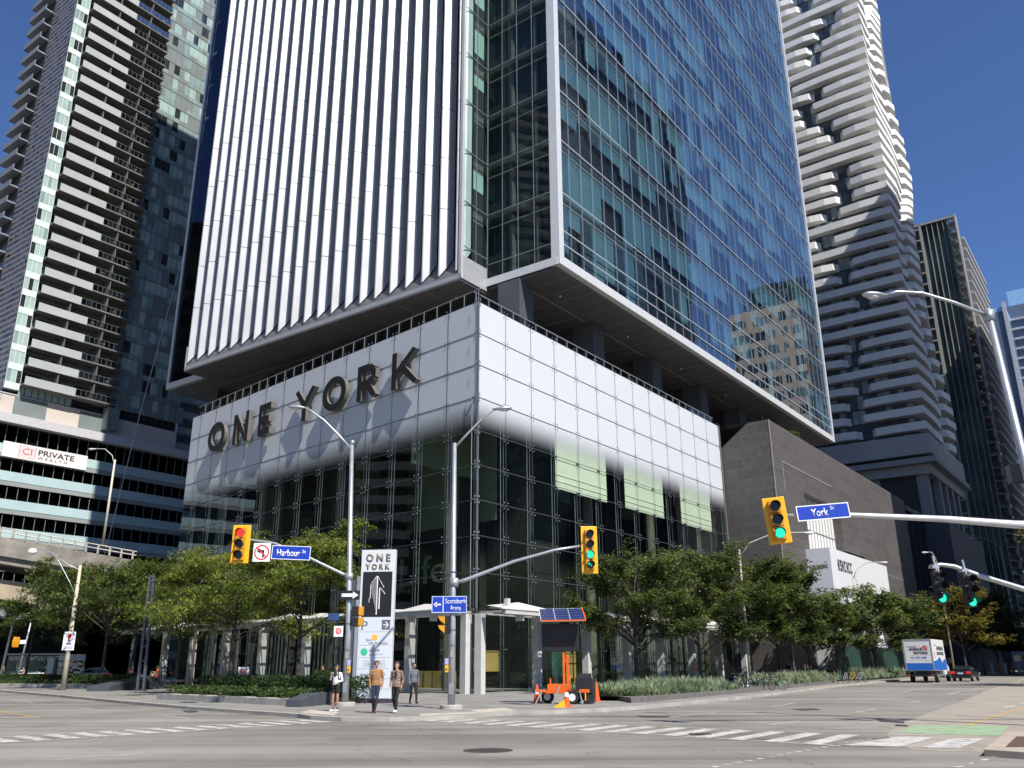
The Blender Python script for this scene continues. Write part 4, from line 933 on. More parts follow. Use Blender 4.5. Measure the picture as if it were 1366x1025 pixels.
# ================================================================ street furniture
lens_red=mat('lens_red',(.9,.03,.02),.3,emit=1.0); lens_green=mat('lens_green',(.02,.7,.42),.3,emit=.9); lens_off=mat('lens_off',(.02,.015,.01),.2)
amber=mat('signal_amber_face',(.62,.27,.012),.45,var=.05)
def arrow_head(m,c,s,mi): pass
def signal_head(P,par,w,h,n,lit,litmat,face,backboard=True,arrow=None,body=None):
    """P = centre bottom of backboard, facing camera direction -y locally"""
    body=body or yellow_paint
    S_=bpy.data.objects.new('signal_head',None); COL.objects.link(S_); S_.parent=par; S_.location=P; S_.rotation_euler=(0,0,face)
    m=MB()
    if backboard: m.box(-w/2,w/2,.0,.05,0,h)
    m.build('backboard',body if backboard else black,S_,bevel=.02) if backboard else None
    hw=w*.27 if backboard else w*.5; g0=h*.07 if backboard else 0; sh=(h-2*g0)/n
    m=MB()
    for i in range(n): m.box(-hw,hw,-.16,-.0,g0+i*sh+.01,g0+(i+1)*sh-.01)
    m.build('housing',amber if backboard else black,S_,bevel=.015)
    r=min(hw*.8,sh*.4)
    for i in range(n):
        cz=g0+(i+.5)*sh; m=MB(); m.cyl((0,-.17,cz),(0,1,0),r,.03,20)
        on=(i in lit)
        ln=m.build('lens',(litmat if on and i!=arrow else lens_off),S_)
        if i==arrow and on:
            m=MB(); m.bar((r*.35,-.19,cz-r*.5),(-.0*r,-.19,cz+.1*r),.035,.02); m.bar((0,-.19,cz+.1*r),(-r*.5,-.19,cz+r*.35),.035,.02); m.bar((-r*.55,-.19,cz+r*.4),(-r*.1,-.19,cz+r*.55),.03,.02); m.bar((-r*.55,-.19,cz+r*.4),(-r*.5,-.19,cz-r*.1),.03,.02); m.build('arrow',litmat,ln)
        # visor
        m=MB(); k=12; v=[]; f=[]
        for a in range(k+1):
            t=-.35+(PI+.7)*a/k; x,z=cos(t)*r*1.08,sin(t)*r*1.08; L_=.24 if a not in (0,k) else .05
            v+=[(x,-.16,cz+z),(x,-.16-L_,cz+z)]
        for a in range(k): f.append((2*a,2*a+1,2*a+3,2*a+2))
        m.add(v,f); m.build('visor',black if not backboard else mat('visor_brown',(.1,.055,.015),.5),S_)
    return S_
def luminaire(par,p,d,mt=galv):
    d=Vector(d).normalized(); m=MB(); q=Vector(p); s=Vector((-d.y,d.x,0))
    prof=[(0,.05),(.15,.1),(.4,.17),(.7,.16),(.85,.06)]
    m.tube([q+d*a for a,_ in prof],[b for _,b in prof],10); 
    for i,v in enumerate(m.v): m.v[i]=(v[0],v[1],q.z+(v[2]-q.z)*.55+d.z*0)
    l=m.build('luminaire',mt,par,smooth=True); m=MB(); c=q+d*.5; m.ell((c.x,c.y,c.z-.08),(.2,.13,.07)); m.build('lens_bowl',mat('lamp_bowl',(.6,.6,.58),.3),l,smooth=True)
def pole_base(par,r=.45,h=.14):
    m=MB(); m.lathe([(r,0),(r,h),(r*.9,h+.02),(0.02,h+.02)],20); m.build('footing',conc,par)
def push_button(par,x,y,z):
    m=MB(); m.box(x-.07,x+.07,y-.1,y,z-.25,z+.02); b=m.build('push_button_box',yellow_paint,par,bevel=.015); m=MB(); m.cyl((x,y-.11,z-.13),(0,1,0),.035,.02,10); m.build('button',black,b); m=MB(); m.box(x-.07,x+.07,y-.09,y-.07,z+.05,z+.28); m.build('instruction_plate',mat('plate_blue_white',(.35,.35,.6),.5),b)
def sign_plate(par,x0,x1,z0,z1,y,mt,name='sign_plate',t=.02,tilt=0,bord=None):
    m=MB(); m.box(x0,x1,y,y+t,z0,z1); o=m.build(name,mt,par,bevel=.004)
    if bord:
        m=MB(); b=.03
        for q in ((x0,x1,z0,z0+b),(x0,x1,z1-b,z1),(x0,x0+b,z0+b,z1-b),(x1-b,x1,z0+b,z1-b)): m.box(q[0],q[1],y-.004,y-.001,q[2],q[3])
        m.build('border',bord,o)
    return o
# ---- left corner pole (Harbour Street)
P=gp(460,942)
L1=thing('street_light_pole','grey light pole at the left corner with the Harbour St sign and red signal','street light',P)
pole_base(L1)
m=MB(); m.tube([(0,0,.1),(-.02,0,3),(-.32,0,11.6)],[.15,.13,.09],12); m.build('pole',galv,L1,smooth=True)
m=MB(); m.tube([(-.3,0,11.3),(-.9,0,11.95),(-1.7,0,12.75),(-2.4,0,13.25),(-2.75,0,13.4)],[.055,.05,.045,.04,.035],8); m.tube([(-.3,0,11.55),(-.3,0,11.75)],.1,10); m.build('lamp_arm',galv,L1,smooth=True)
luminaire(L1,(-2.6,0,13.38),(-1,0,.1))
arm=[(-.15,0,5.45),(-.6,0,5.65),(-2.2,0,6.4),(-3.6,0,6.95),(-4.9,0,7.15),(-5.3,0,7.17)]
m=MB(); m.tube(arm,[.075,.07,.06,.05,.045,.045],10); m.box(-.28,.05,-.12,.12,5.3,5.6); m.build('signal_arm',galv,L1,smooth=True)
signal_head((-5.1,-.1,6.05),L1,.82,1.72,3,(2,),lens_red,.0)
nl_=sign_plate(L1,-4.5,-3.72,6.12,6.95,-.1,sign_white,'no_left_turn_sign'); 
m=MB(); k=28
for j in range(k):
    a,b=2*PI*j/k,2*PI*(j+1)/k; v=[(-4.11+cos(t)*r,-.106,6.53+sin(t)*r) for r in (.34,.28) for t in (a,b)]; m.add(v,[(0,1,3,2)])
m.bar((-4.33,-.108,6.75),(-3.89,-.108,6.31),.01,.05); m.build('prohibition_ring',sign_red,nl_)
m=MB(); m.box(-4.08,-4.0,-.104,-.102,6.3,6.62); m.box(-4.2,-4.0,-.104,-.102,6.56,6.64); m.add([(-4.34,-.104,6.6),(-4.18,-.104,6.48),(-4.18,-.104,6.74)],[(0,1,2)]); m.build('turn_arrow',sign_black,nl_)
hs=sign_plate(L1,-3.66,-1.9,6.2,6.82,-.1,blue_sign,'street_name_sign',bord=sign_white); hs.rotation_euler=(0,R(2.5),0); 
hs.location=Matrix.Rotation(R(2.5),3,'Y')@Vector((2.8,0,-6.5))+Vector((-2.8,0,6.5))
text('Harbour','street_name',sign_white,hs,(-3.42,-.106,6.36),(1,0,0),(0,0,1),w=1.05,h=.3,bold=.015,ext=.002); text('St','street_suffix',sign_white,hs,(-2.28,-.106,6.5),(1,0,0),(0,0,1),w=.17,h=.16,ext=.002,bold=.01)
ow=sign_plate(L1,-.46,.44,4.42,4.82,-.2,sign_black,'one_way_sign'); m=MB(); m.box(-.36,.15,-.206,-.202,4.55,4.69); m.add([(.13,-.206,4.46),(.38,-.206,4.62),(.13,-.206,4.78)],[(0,1,2)]); m.build('arrow',sign_white,ow)
for q in ((-.45,.43,4.43,4.45),(-.45,.43,4.79,4.81)):
    pass
sign_plate(L1,-.95,-.45,3.55,3.85,-.05,mat('blue_back',(.02,.05,.15),.6),'cross_street_sign')
ns=sign_plate(L1,-.62,-.22,2.85,3.3,-.18,sign_white,'no_stopping_sign'); m=MB(); m.tube([(-.42,-.186,3.09),(-.42,-.19,3.09)],.13,16); m.build('red_disc',sign_red,ns); m=MB(); m.tube([(-.42,-.188,3.09),(-.42,-.193,3.09)],.085,16); m.build('disc_centre',mat('pink_disc',(.7,.35,.35),.5),ns)
# side-on pedestrian signals on the same pole
m=MB(); m.box(.12,.42,-.2,.25,3.72,4.15); m.box(.12,.42,-.2,.25,3.28,3.68); m.build('side_signal_body',black,L1,bevel=.02)
m=MB(); m.box(.42,.62,-.25,.1,3.74,4.13); m.box(.42,.62,-.25,.1,3.3,3.66); m.build('side_signal_face',amber,L1,bevel=.03)
push_button(L1,.12,-.12,1.6)
def bands(par,xs):
    for x,z,r in xs:
        m=MB(); m.tube([(x,0,z-.03),(x,0,z+.03)],r,12); m.build('clamp_band',mat('band_steel',(.2,.21,.22),.4,metal=.6),par)
    m=MB(); m.box(-.09,.09,-.2,-.13,.55,.95); m.build('access_cover',mat('cover_grey',(.3,.31,.32),.5,metal=.4),par)
    m=MB(); m.box(-.06,.06,-.165,-.14,1.95,2.2); m.build('weathered_sticker',mat('sticker',(.3,.28,.22),.7,var=.4,scale=20),par)
bands(L1,((-.01,2.3,.145),(-.03,3.4,.135),(-.1,4.55,.13),(-.16,6.0,.125)))
# ---- right corner pole
P=gp(602,946)
L2=thing('street_light_pole','grey light pole right of the walking men with a blue arena arrow sign','street light',P)
pole_base(L2)
m=MB(); m.tube([(0,0,.1),(0,0,3),(-.04,0,10.8)],[.15,.13,.085],12); m.build('pole',galv,L2,smooth=True)
m=MB(); m.tube([(-.04,0,10.6),(.5,0,11.2),(1.1,0,11.85),(1.6,0,12.25),(1.95,0,12.4)],[.055,.05,.045,.04,.035],8); m.build('lamp_arm',galv,L2,smooth=True); luminaire(L2,(1.6,0,12.33),(1,0,.1))
m=MB(); m.tube([(.05,0,4.85),(.5,0,4.98),(2.5,0,5.72),(4.2,0,6.18),(5.3,0,6.35)],[.085,.08,.065,.055,.05],10); m.box(-.12,.2,-.12,.12,4.7,5.05); m.build('signal_arm',galv,L2,smooth=True)
signal_head((5.65,-.1,5.2),L2,.68,1.95,4,(0,1),lens_green,R(4),arrow=0)
ab=sign_plate(L2,-.85,.58,3.66,4.32,-.2,blue_sign,'destination_sign',bord=mat('sign_border_pale',(.5,.55,.75),.5)); 
m=MB(); m.box(-.4,-.37,-.206,-.202,3.7,4.28); m.box(-.7,-.48,-.206,-.202,3.96,4.02); m.add([(-.78,-.206,3.99),(-.64,-.206,3.88),(-.64,-.206,4.1)],[(0,1,2)]); m.build('arrow',sign_white,ab)
text('Scotiabank','sign_text',sign_white,ab,(-.3,-.206,4.03),(1,0,0),(0,0,1),w=.84,h=.19,bold=.003,ext=.002); text('Arena','sign_text',sign_white,ab,(-.1,-.206,3.76),(1,0,0),(0,0,1),w=.44,h=.19,bold=.003,ext=.002)
m=MB(); m.box(-.3,-.12,-.2,.2,3.2,3.55); m.box(-.3,-.12,-.2,.2,2.85,3.18); m.build('side_signal_body',black,L2,bevel=.02)
m=MB(); 
for z in (2.87,3.22): m.add([(-.3,-.25,z),(-.3,-.25,z+.3),(-.58,-.25,z+.3),(-.5,-.25,z+.15),(-.3,.1,z),(-.3,.1,z+.3),(-.58,.1,z+.3),(-.5,.1,z+.15)],[(0,3,2,1),(4,5,6,7),(0,1,5,4),(1,2,6,5),(2,3,7,6),(3,0,4,7)])
m.build('side_signal_face',amber,L2)
push_button(L2,-.2,-.1,1.62); bands(L2,((0,2.4,.145),(0,3.0,.145),(0,4.1,.14),(-.01,5.3,.135)))
# ---- York Street mast at the right edge (pole stands just outside the frame)
P=Vector((16.1,25.67,0))
L3=thing('street_light_pole','grey light pole at the right edge with the York St sign','street light',P)
pole_base(L3)
m=MB(); m.tube([(0,0,.1),(-.55,0,12.6)],[.17,.1],12); m.build('pole',galv,L3,smooth=True)
m=MB(); m.tube([(-.5,0,12.35),(-1.6,0,12.85),(-2.6,0,13.2),(-3.4,0,13.25),(-3.9,0,13.1)],[.06,.055,.05,.045,.04],8); m.box(-.65,-.42,-.12,.12,12.2,12.55); m.build('lamp_arm',galv,L3,smooth=True)
luminaire(L3,(-3.75,0,13.12),(-1,-.1,0))
m=MB(); m.tube([(-.3,0,5.55),(-1.0,0,5.58),(-3,0,5.75),(-6,0,5.9),(-8.0,0,5.88)],[.13,.12,.1,.07,.05],10); m.build('signal_arm',mat('arm_white',(.55,.55,.56),.4,metal=.3),L3,smooth=True)
signal_head((-8.1,-.1,5.03),L3,.66,1.4,3,(0,),lens_green,R(-6)).rotation_euler=(0,R(-5),R(-10))
ys=sign_plate(L3,-7.55,-5.95,5.68,6.14,-.12,blue_sign,'street_name_sign',bord=sign_white)
ys.location=Vector((-7.55,0,5.9))-Matrix.Rotation(R(-4.5),3,'Y')@Vector((-7.55,0,5.9)); ys.rotation_euler=(0,R(-4.5),0)
text('York','street_name',sign_white,ys,(-7.12,-.126,5.79),(1,0,0),(0,0,1),w=.52,h=.24,bold=.012,ext=.002); text('St','street_suffix',sign_white,ys,(-6.52,-.126,5.96),(1,0,0),(0,0,1),w=.12,h=.11,ext=.002)
# ---- bicycle signal mast
P=Vector((18.6,27.29,0))
L4=thing('bicycle_signal_mast','lower grey mast arm at the right edge holding two black bicycle signals','traffic signal',P)
pole_base(L4)
m=MB(); m.tube([(0,0,.1),(0,0,6.2)],[.12,.09],12); m.build('pole',galv,L4,smooth=True)
m=MB(); m.tube([(0,0,3.15),(-1.4,0,3.5),(-2.6,0,3.8),(-4.0,0,4.25),(-4.7,0,4.52),(-5.1,0,4.58),(-5.45,0,4.52)],[.1,.1,.085,.08,.07,.06,.06],10); m.build('mast_arm',galv,L4,smooth=True)
for x,z in ((-5.36,3.38),(-4.45,3.26)):
    sh_=signal_head((x,-.05,z),L4,.34,1.0,3,(0,),lens_green,R(12),backboard=False)
    m=MB(); m.tube([(0,-.08,1.0),(0,-.02,1.45)],.035,6); m.box(-.12,.12,-.1,.1,1.08,1.16); m.build('hanger',galv,sh_)

# ---- leaning beige street light at the far left
P=gp(84,921)
L5=thing('street_light_pole','leaning beige concrete light pole at left with a globe lamp and parking sign','street light',P)
m=MB(); m.tube([(0,0,0),(-.05,0,3.5),(-.1,0,9.2)],[.2,.17,.11],10); m.build('pole',mat('beige_pole',(.48,.42,.32),.8,var=.12),L5,smooth=True)
m=MB(); m.tube([(-.1,0,8.85),(-1.2,0,9.3),(-2.4,0,10.15),(-3.3,0,10.45),(-3.9,0,10.45)],[.05,.045,.04,.035,.03],7); m.tube([(-.1,0,6.9),(-.8,0,8.0),(-1.9,0,9.6),(-2.6,0,10.2)],.03,6); m.build('lamp_arm',galv,L5,smooth=True)
m=MB(); m.ell((-4.05,0,10.3),(.36,.28,.26)); m.build('globe_lamp',mat('globe',(.8,.8,.82),.2),L5,smooth=True)
sp=sign_plate(L5,-.45,.45,2.85,4.2,-.22,sign_white,'parking_sign'); m=MB(); m.box(-.14,.14,-.226,-.222,3.7,4.05); m.build('red_emblem',sign_red,sp)
m=MB(); m.box(-.2,.2,-.226,-.222,3.25,3.4); m.box(-.42,.42,-.226,-.222,3.14,3.17); m.box(-.12,.12,-.226,-.222,3.5,3.66); 
for z in (2.95,3.03): m.box(-.35,.35,-.226,-.222,z,z+.03)
m.build('lettering_bars',mat('sign_ink',(.15,.15,.2),.6),sp)
# ---- other lamps / poles
def lamp(nm,lab,x,y,h,arm,gl=False,mt=galv,r=.11,z0=0,yy=None,drop=.3):
    Pp=gp(x,y) if yy is None else yy
    o=thing(nm,lab,'street light',Pp); m=MB(); m.tube([(0,0,z0),(arm*.0,0,h)],[r,r*.65],10); m.build('pole',mt,o,smooth=True)
    m=MB(); pts=[(0,0,h-.6),(arm*.15,0,h+.5),(arm*.5,0,h+1.25),(arm,0,h+1.3)]; m.tube(pts,.045,7); m.build('lamp_arm',mt,o,smooth=True); luminaire(o,(arm*.9,0,h+1.25),(1 if arm>0 else -1,0,0),white_paint)
    return o
beige=mat('beige_pole',(.48,.42,.32))
lamp('lamp_post','pole with curved arm rising among the trees before the stone wall',1002,917,9.9,5.6,mt=mat('weathered_pole',(.4,.37,.33),.7))
lamp('lamp_post','pole with a small white lamp arm in front of the white sign box',1155,906,11.0,3.6,mt=mat('weathered_pole',(.4,.37,.33)))
lamp('lamp_post','plain slanting pole rising behind the white moving truck',1268,899,13.5,-1,mt=beige,yy=Vector((53,108,0)))
lamp('lamp_post','distant pole with a white lamp in front of the dark lined tower',1355,894,21,-5,yy=Vector((85,150,0)))
a=atd(137,728,104); o=lamp('highway_lamp','tall curved lamp standing on the end of the elevated roadway',0,0,9.6,-2.6,mt=mat('lamp_pale',(.55,.5,.42),.5),yy=Vector((a.x,a.y,a.z)),r=.16)
for x,y,h,lab in ((22,908,5.6,'grey signal pole with an amber signal near the glass bus shelter'),(-2,912,11,'pale pole cut by the left edge of the view')):
    Pp=gp(x,y) if x>0 else gp(x,y); o=thing('signal_pole' if x>0 else 'utility_pole',lab,'pole',Pp); m=MB(); m.tube([(0,0,0),(.75,0,h*1.55) if x>0 else (.8,0,h)],[.14,.1],9); m.build('pole',galv,o,smooth=True)
    if x>0:
        m=MB(); m.tube([(-.9,-.1,4.2),(-.9,-.1,4.9),(-.85,-.1,5.5)],[.42,.5,.42],6); m.build('signal_head',amber,o); m=MB(); m.box(-.3,.5,-.2,-.1,4.6,5.1); m.build('plate',sign_white,o)
# black slanted sculptural posts by the bench (two dark steel masts)
for x,y,xt,yt,lab in ((187,922,203,770,'dark leaning steel mast beside the grey bench'),(172,912,183,835,'shorter dark steel mast behind the seated person')):
    Pp=gp(x,y); v=fw*F+cr*(xt-683)-cu*(yt-512.5); q=CAM+v*((Pp.y-CAM.y)/v.y)-Pp
    o=thing('steel_mast',lab,'mast',Pp); m=MB(); m.bar((-.22,0,0),(q.x-.15,0,q.z),.16,.2); m.bar((.22,0,0),(q.x+.15,0,q.z),.16,.2); m.build('rails',mat('mast_grey',(.09,.1,.115),.5,metal=.4),o)
    m=MB(); 
    for k in range(9): t=k/8; m.box(q.x*t-.2,q.x*t+.2,-.04,.04,q.z*t+.0,q.z*t+.12) if k else m.box(-.4,.4,-.25,.25,0,.08)
    m.build('rungs',mat('mast_grey',(.09,.1,.115)),o)
# ---- monument sign
P=gp(497,938); MO=thing('monument_sign','tall white illuminated directory pillar headed ONE YORK behind the pedestrians','pillar sign',P,R(-6))
wd=.84; m=MB(); m.box(-wd,wd,-.05,.25,.18,7.0); m.build('white_panel',mat('monument_white',(.62,.63,.64),.35,var=.03),MO,bevel=.01)
m=MB(); m.box(-1.02,-wd-.02,-.02,.3,0,5.75,0); m.box(-1.5,-1.05,.0,.5,0,1.8,1); m.build('side_rib',[galv,dark_metal],MO); m=MB(); m.box(-1.3,-1.05,.05,.55,0,5.6); m.build('side_fin',mat('mon_dark',(.12,.12,.13),.4,metal=.5),MO)
m=MB(); m.box(-wd-.05,wd+.05,-.1,.3,0,.16); m.build('plinth',mat('plinth',(.05,.03,.05),.6),MO)
m=MB(); m.box(-.72,.72,-.066,-.052,3.85,5.95); bp_=m.build('black_panel',sign_black,MO)
m=MB()
def tri(a,b,c,d=None,mi=0): m.add([(p[0],-.07,p[1]) for p in ((a,b,c) if d is None else (a,b,c,d))],[(0,1,2) if d is None else (0,1,2,3)],mi)
tri((-.3,5.35),(-.02,5.72),(0,4.0),(-.25,4.9),1)
tri((-.03,5.74),(.03,5.74),(.03,3.95),(-.02,3.95)); tri((.0,5.76),(.05,5.7),(.35,5.2),(.32,5.2)); tri((.1,5.15),(.15,5.2),(.15,4.2),(.1,4.2)); tri((.13,5.22),(.17,5.2),(.42,4.9),(.38,4.9)); tri((-.33,5.33),(-.3,5.36),(-.3,4.7),(-.33,4.7)); tri((-.04,5.75),(0,5.75),(-.3,5.4),(-.33,5.38)); tri((-.38,4.7),(-.36,4.75),(-.36,4.5),(-.38,4.5))
m.build('tower_emblem',[sign_white,mat('emblem_grey',(.18,.18,.18),.5)],bp_)
br_=mat('monument_bronze',(.2,.17,.13),.5)
text('O N E','heading',br_,MO,(-.6,-.07,6.45),(1,0,0),(0,0,1),w=1.2,h=.36,bold=.03); text('Y O R K','heading',br_,MO,(-.62,-.07,6.07),(1,0,0),(0,0,1),w=1.2,h=.26,bold=.03)
backlit=mat('backlit_panel',(.6,.64,.68),.3,var=.01)
m=MB()
for z0,z1 in ((3.16,3.78),(2.56,3.1),(2.0,2.5),(1.5,1.94),(1.06,1.44),(.6,1.0),(.2,.55)):
    m.box(-.78,.78,-.062,-.052,z0,z1)
dp=m.build('directory_panels',backlit,MO)
gr=mat('mon_grey_text',(.1,.1,.12),.6)
text('P','parking_letter',mat('mon_p',(.12,.12,.15),.6),dp,(-.68,-.068,3.25),(1,0,0),(0,0,1),w=.3,h=.42,ext=.002)
m=MB(); m.box(.3,.7,-.066,-.063,3.25,3.7); ap_=m.build('arrow_tile',mat('mon_p',(.12,.12,.15)),dp); m=MB(); m.box(.36,.6,-.07,-.067,3.455,3.495); m.bar((.48,-.0685,3.62),(.62,-.0685,3.475),.003,.04); m.bar((.48,-.0685,3.33),(.62,-.0685,3.475),.003,.04); m.build('arrow',sign_white,ap_)
m=MB(); m.lathe([(.0,0),(.12,.001)],14); 
m=MB(); m.tube([(-.02,-.064,2.9),(-.02,-.068,2.9)],.14,16); m.build('sun_emblem',mat('sun_yellow',(.8,.42,.05),.5),dp)
text('Sun','tenant_name',gr,dp,(-.42,-.068,2.74),(1,0,0),(0,0,1),w=.26,h=.12,ext=.002); text('Life Financial','tenant_name',gr,dp,(-.3,-.068,2.6),(1,0,0),(0,0,1),w=.9,h=.11,ext=.002)
m=MB(); m.tube([(-.5,-.064,2.25),(-.5,-.068,2.25)],.17,16); m.build('green_emblem',mat('emblem_green',(.05,.45,.25),.5),dp)
text('HOOPP','tenant_name',gr,dp,(-.25,-.068,2.24),(1,0,0),(0,0,1),w=.5,h=.13,ext=.002); m=MB(); m.box(-.25,.4,-.066,-.063,2.14,2.155); m.box(-.25,.1,-.066,-.063,2.09,2.105); m.build('small_print',gr,dp)
m=MB(); 
for q in ((-.5,.52,1.58,1.6),(-.5,.52,1.84,1.86)): m.box(q[0],q[1],-.066,-.063,q[2],q[3])
m.box(-.5,-.48,-.066,-.063,1.6,1.84); m.box(.5,.52,-.066,-.063,1.6,1.84); m.build('name_frame',mat('frame_tan',(.4,.3,.25),.6),dp)
text('CIBC MELLON','tenant_name',mat('mon_mid',(.3,.28,.28),.6),dp,(-.43,-.068,1.66),(1,0,0),(0,0,1),w=.88,h=.12,ext=.002)
text('BentallGreenOak','tenant_name',gr,dp,(-.6,-.068,1.2),(1,0,0),(0,0,1),w=.95,h=.11,ext=.002); text('0','tenant_name',gr,dp,(.42,-.068,1.17),(1,0,0),(0,0,1),w=.12,h=.17,ext=.002)
# ---- message board trailer
P=gp(752,939); TR=thing('message_board_trailer','orange solar powered message board trailer parked on the corner pavement','trailer',P,R(-14)); TR.scale=(.78,.78,.78)
m=MB(); m.box(-1.35,.85,-.45,.45,.55,.7); m.box(-.85,.35,-.4,.4,.7,1.05); m.box(-1.5,-.9,-.5,.5,.62,.74); m.box(1.0,1.55,-.5,-.35,.6,.78); m.tube([(-.75,0,1.0),(-.75,0,1.35)],.05,6); m.build('chassis',orange_paint,TR,bevel=.02)
m=MB(); m.box(.0,.12,-.08,.08,1.0,3.2); m.box(.22,.34,-.08,.08,1.0,2.6); m.tube([(.12,0,2.2),(.22,0,2.6)],.05,6); m.tube([(.3,0,1.2),(.42,.1,1.5)],.07,6); m.build('mast',orange_paint,TR,bevel=.01)
m=MB(); m.box(-1.2,.95,-.12,.12,2.8,4.35); m.box(-.1,.4,-.06,.06,4.35,4.75); mb_=m.build('display_board',mat('board_black',(.012,.012,.013),.55),TR,bevel=.03)
m=MB(); rr=random.Random(4)
for row,(z,x0,n) in enumerate(((3.85,-.75,5),(3.05,-.6,4))):
    for i in range(n):
        x=x0+i*.27
        for q in range(3): m.box(x+.06*q,x+.06*q+.03,-.13,-.122,z+rr.choice((0,.1)),z+.38-rr.choice((0,.12)))
m.build('dim_dot_rows',mat('dim_amber',(.1,.025,.012),.6),mb_)
m=MB(); tl_=[( -1.05,-.9,4.5),(1.55,-.9,4.5),(1.15,.2,5.25),(-1.4,.2,5.25)]
m=MB(); 
for i in range(3):
    a=i/3+.012; b=(i+1)/3-.012
    def L2_(t,s_): p=Vector(tl_[0]).lerp(Vector(tl_[1]),t); q=Vector(tl_[3]).lerp(Vector(tl_[2]),t); return p.lerp(q,s_)
    m.quad(L2_(a,.05),L2_(b,.05),L2_(b,.96),L2_(a,.96),0)
cells_=m.build('solar_cells',mat('solar_blue',(.015,.025,.1),.15,var=.3,scale=8),TR)
m=MB(); 
def thick(q,t,mi):
    q=[Vector(p) for p in q]; n=(q[1]-q[0]).cross(q[3]-q[0]).normalized()*t; m.add(q+[p-n for p in q],[(0,1,2,3),(7,6,5,4),(0,4,5,1),(1,5,6,2),(2,6,7,3),(3,7,4,0)],mi)
thick([Vector(p)-Vector((0,0,.02)) for p in tl_],.05,0); m.bar(tl_[0],tl_[1],.05,.08,1); m.bar(tl_[1],tl_[2],.05,.08,1)
for t in (1/3,2/3): m.bar(L2_(t,0),L2_(t,1),.02,.03,2)
for i in range(3):
    for s_ in (.2,.4,.6,.8): m.bar(L2_(i/3+.01,s_)+Vector((0,0,.004)),L2_((i+1)/3-.01,s_)+Vector((0,0,.004)),.008,.006,2)
m.build('solar_frame',[white_paint,orange_paint,mat('cell_line',(.35,.38,.45),.4)],TR)
m=MB(); m.box(.75,1.75,-.35,.6,.55,1.35); m.add([(.75,-.35,1.35),(1.75,-.35,1.35),(1.75,.6,1.35),(.75,.6,1.35),(.95,-.25,1.62),(1.7,-.25,1.62),(1.7,.5,1.62),(.95,.5,1.62)],[(0,1,5,4),(1,2,6,5),(2,3,7,6),(3,0,4,7),(4,5,6,7)]); m.box(1.2,1.75,-.3,.5,.05,.55); m.build('battery_box',mat('box_black',(.02,.02,.022),.4),TR,bevel=.03)
for x,y in ((.62,-.62),(-1.0,.4),(.62,.62)):
    m=MB(); m.cyl((x,y,.36),(0,1,0),.36,.22,24); t_=m.build('tyre',rubber,TR,bevel=.04); m=MB(); m.cyl((x,y-.115,.36),(0,1,0),.2,.02,16); m.build('rim',white_paint,t_)
m=MB(); 
for k in range(8):
    a0=PI*k/8; a1=PI*(k+1)/8; m.quad((.62+.46*cos(a0),-.76,.38+.46*sin(a0)),(.62+.46*cos(a1),-.76,.38+.46*sin(a1)),(.62+.46*cos(a1),-.46,.38+.46*sin(a1)),(.62+.46*cos(a0),-.46,.38+.46*sin(a0)))
m.build('fender',black,TR)
m=MB()
for a,b in (((-1.15,-.5,.75),(-1.5,-.6,.0)),((-.1,-.55,.95),(-.5,-.75,0)),((1.0,-.45,.7),(1.2,-.7,0)),((-1.2,.5,.75),(-1.4,.6,0))): m=MB(); m.bar(a,b,.07,.07); m.build('jack_leg',galv,TR)
m=MB(); m.box(1.32,1.38,-.56,-.5,.2,.6); m.build('tow_strap',yellow_paint,TR)
def cone(x,y,lab,h=.78):
    o=thing('traffic_cone',lab,'traffic cone',gp(x,y),0,'orange cones around the trailer'); m=MB(); m.box(-.2,.2,-.2,.2,0,.04); m.lathe([(.16,.04),(.05,h-.02),(.04,h),(.005,h)],16); m.build('cone_body',cone_orange,o); m=MB(); m.lathe([(.103,.4),(.08,.56)],16); m.v=[(v[0]*1.05,v[1]*1.05,v[2]) for v in m.v]; m.build('reflective_collar',sign_white,o)
cone(716.5,938,'orange cone left of the trailer'); cone(756,943.5,'orange cone in front of the trailer wheel',.6); cone(796,936,'orange cone right of the trailer, standing alone',.85)
m=MB(); m.add([(0,-.1,0),(.5,-.1,0),(.45,-.1,.3),(0,.1,0),(.5,.1,0),(.45,.1,.3)],[(0,1,2),(5,4,3),(0,3,4,1),(1,4,5,2),(2,5,3,0)]); o=m.build('wheel_chock',yellow_paint); o.location=gp(738,944); tag(o,'yellow wedge chock in front of the trailer','wheel chock')
# ---- planters, hedges, benches
hedge_m=[leafmat('hedge_dark',(.02,.038,.012)),leafmat('hedge_mid',(.032,.06,.016)),leafmat('hedge_light',(.06,.095,.025))]
def leafblob(name,poly_fn,n,size,mats,seed,lab,cat,up=0,kind=None):
    r_=random.Random(seed); m=MB()
    for i in range(n):
        p,sc=poly_fn(r_); a=r_.uniform(0,2*PI); t=Vector((cos(a),sin(a),r_.uniform(-.5,.9)+up)).normalized(); s_=t.cross(Vector((r_.uniform(-1,1),r_.uniform(-1,1),.4))).normalized()
        L_=size*sc*r_.uniform(.7,1.5); w_=L_*.45; m.quad(p-s_*w_*.5,p+t*L_*.5-s_*w_*.1,p+t*L_+s_*w_*.1,p+t*L_*.45+s_*w_*.6,r_.choice((0,0,1,1,2)))
    o=m.build(name,mats); tag(o,lab,cat)
    if kind: o['kind']=kind
    return o
def lerp_strip(a0,a1,b0,b1,zf,zmin=0):
    def f(r_):
        t,s_=r_.random(),r_.random(); p=a0.lerp(a1,t).lerp(b0.lerp(b1,t),s_); h=zf(t,s_)
        z=zmin+(h*r_.uniform(.55,1) if r_.random()<.75 else h*r_.random()); return p+Vector((0,0,z)),1
    return f
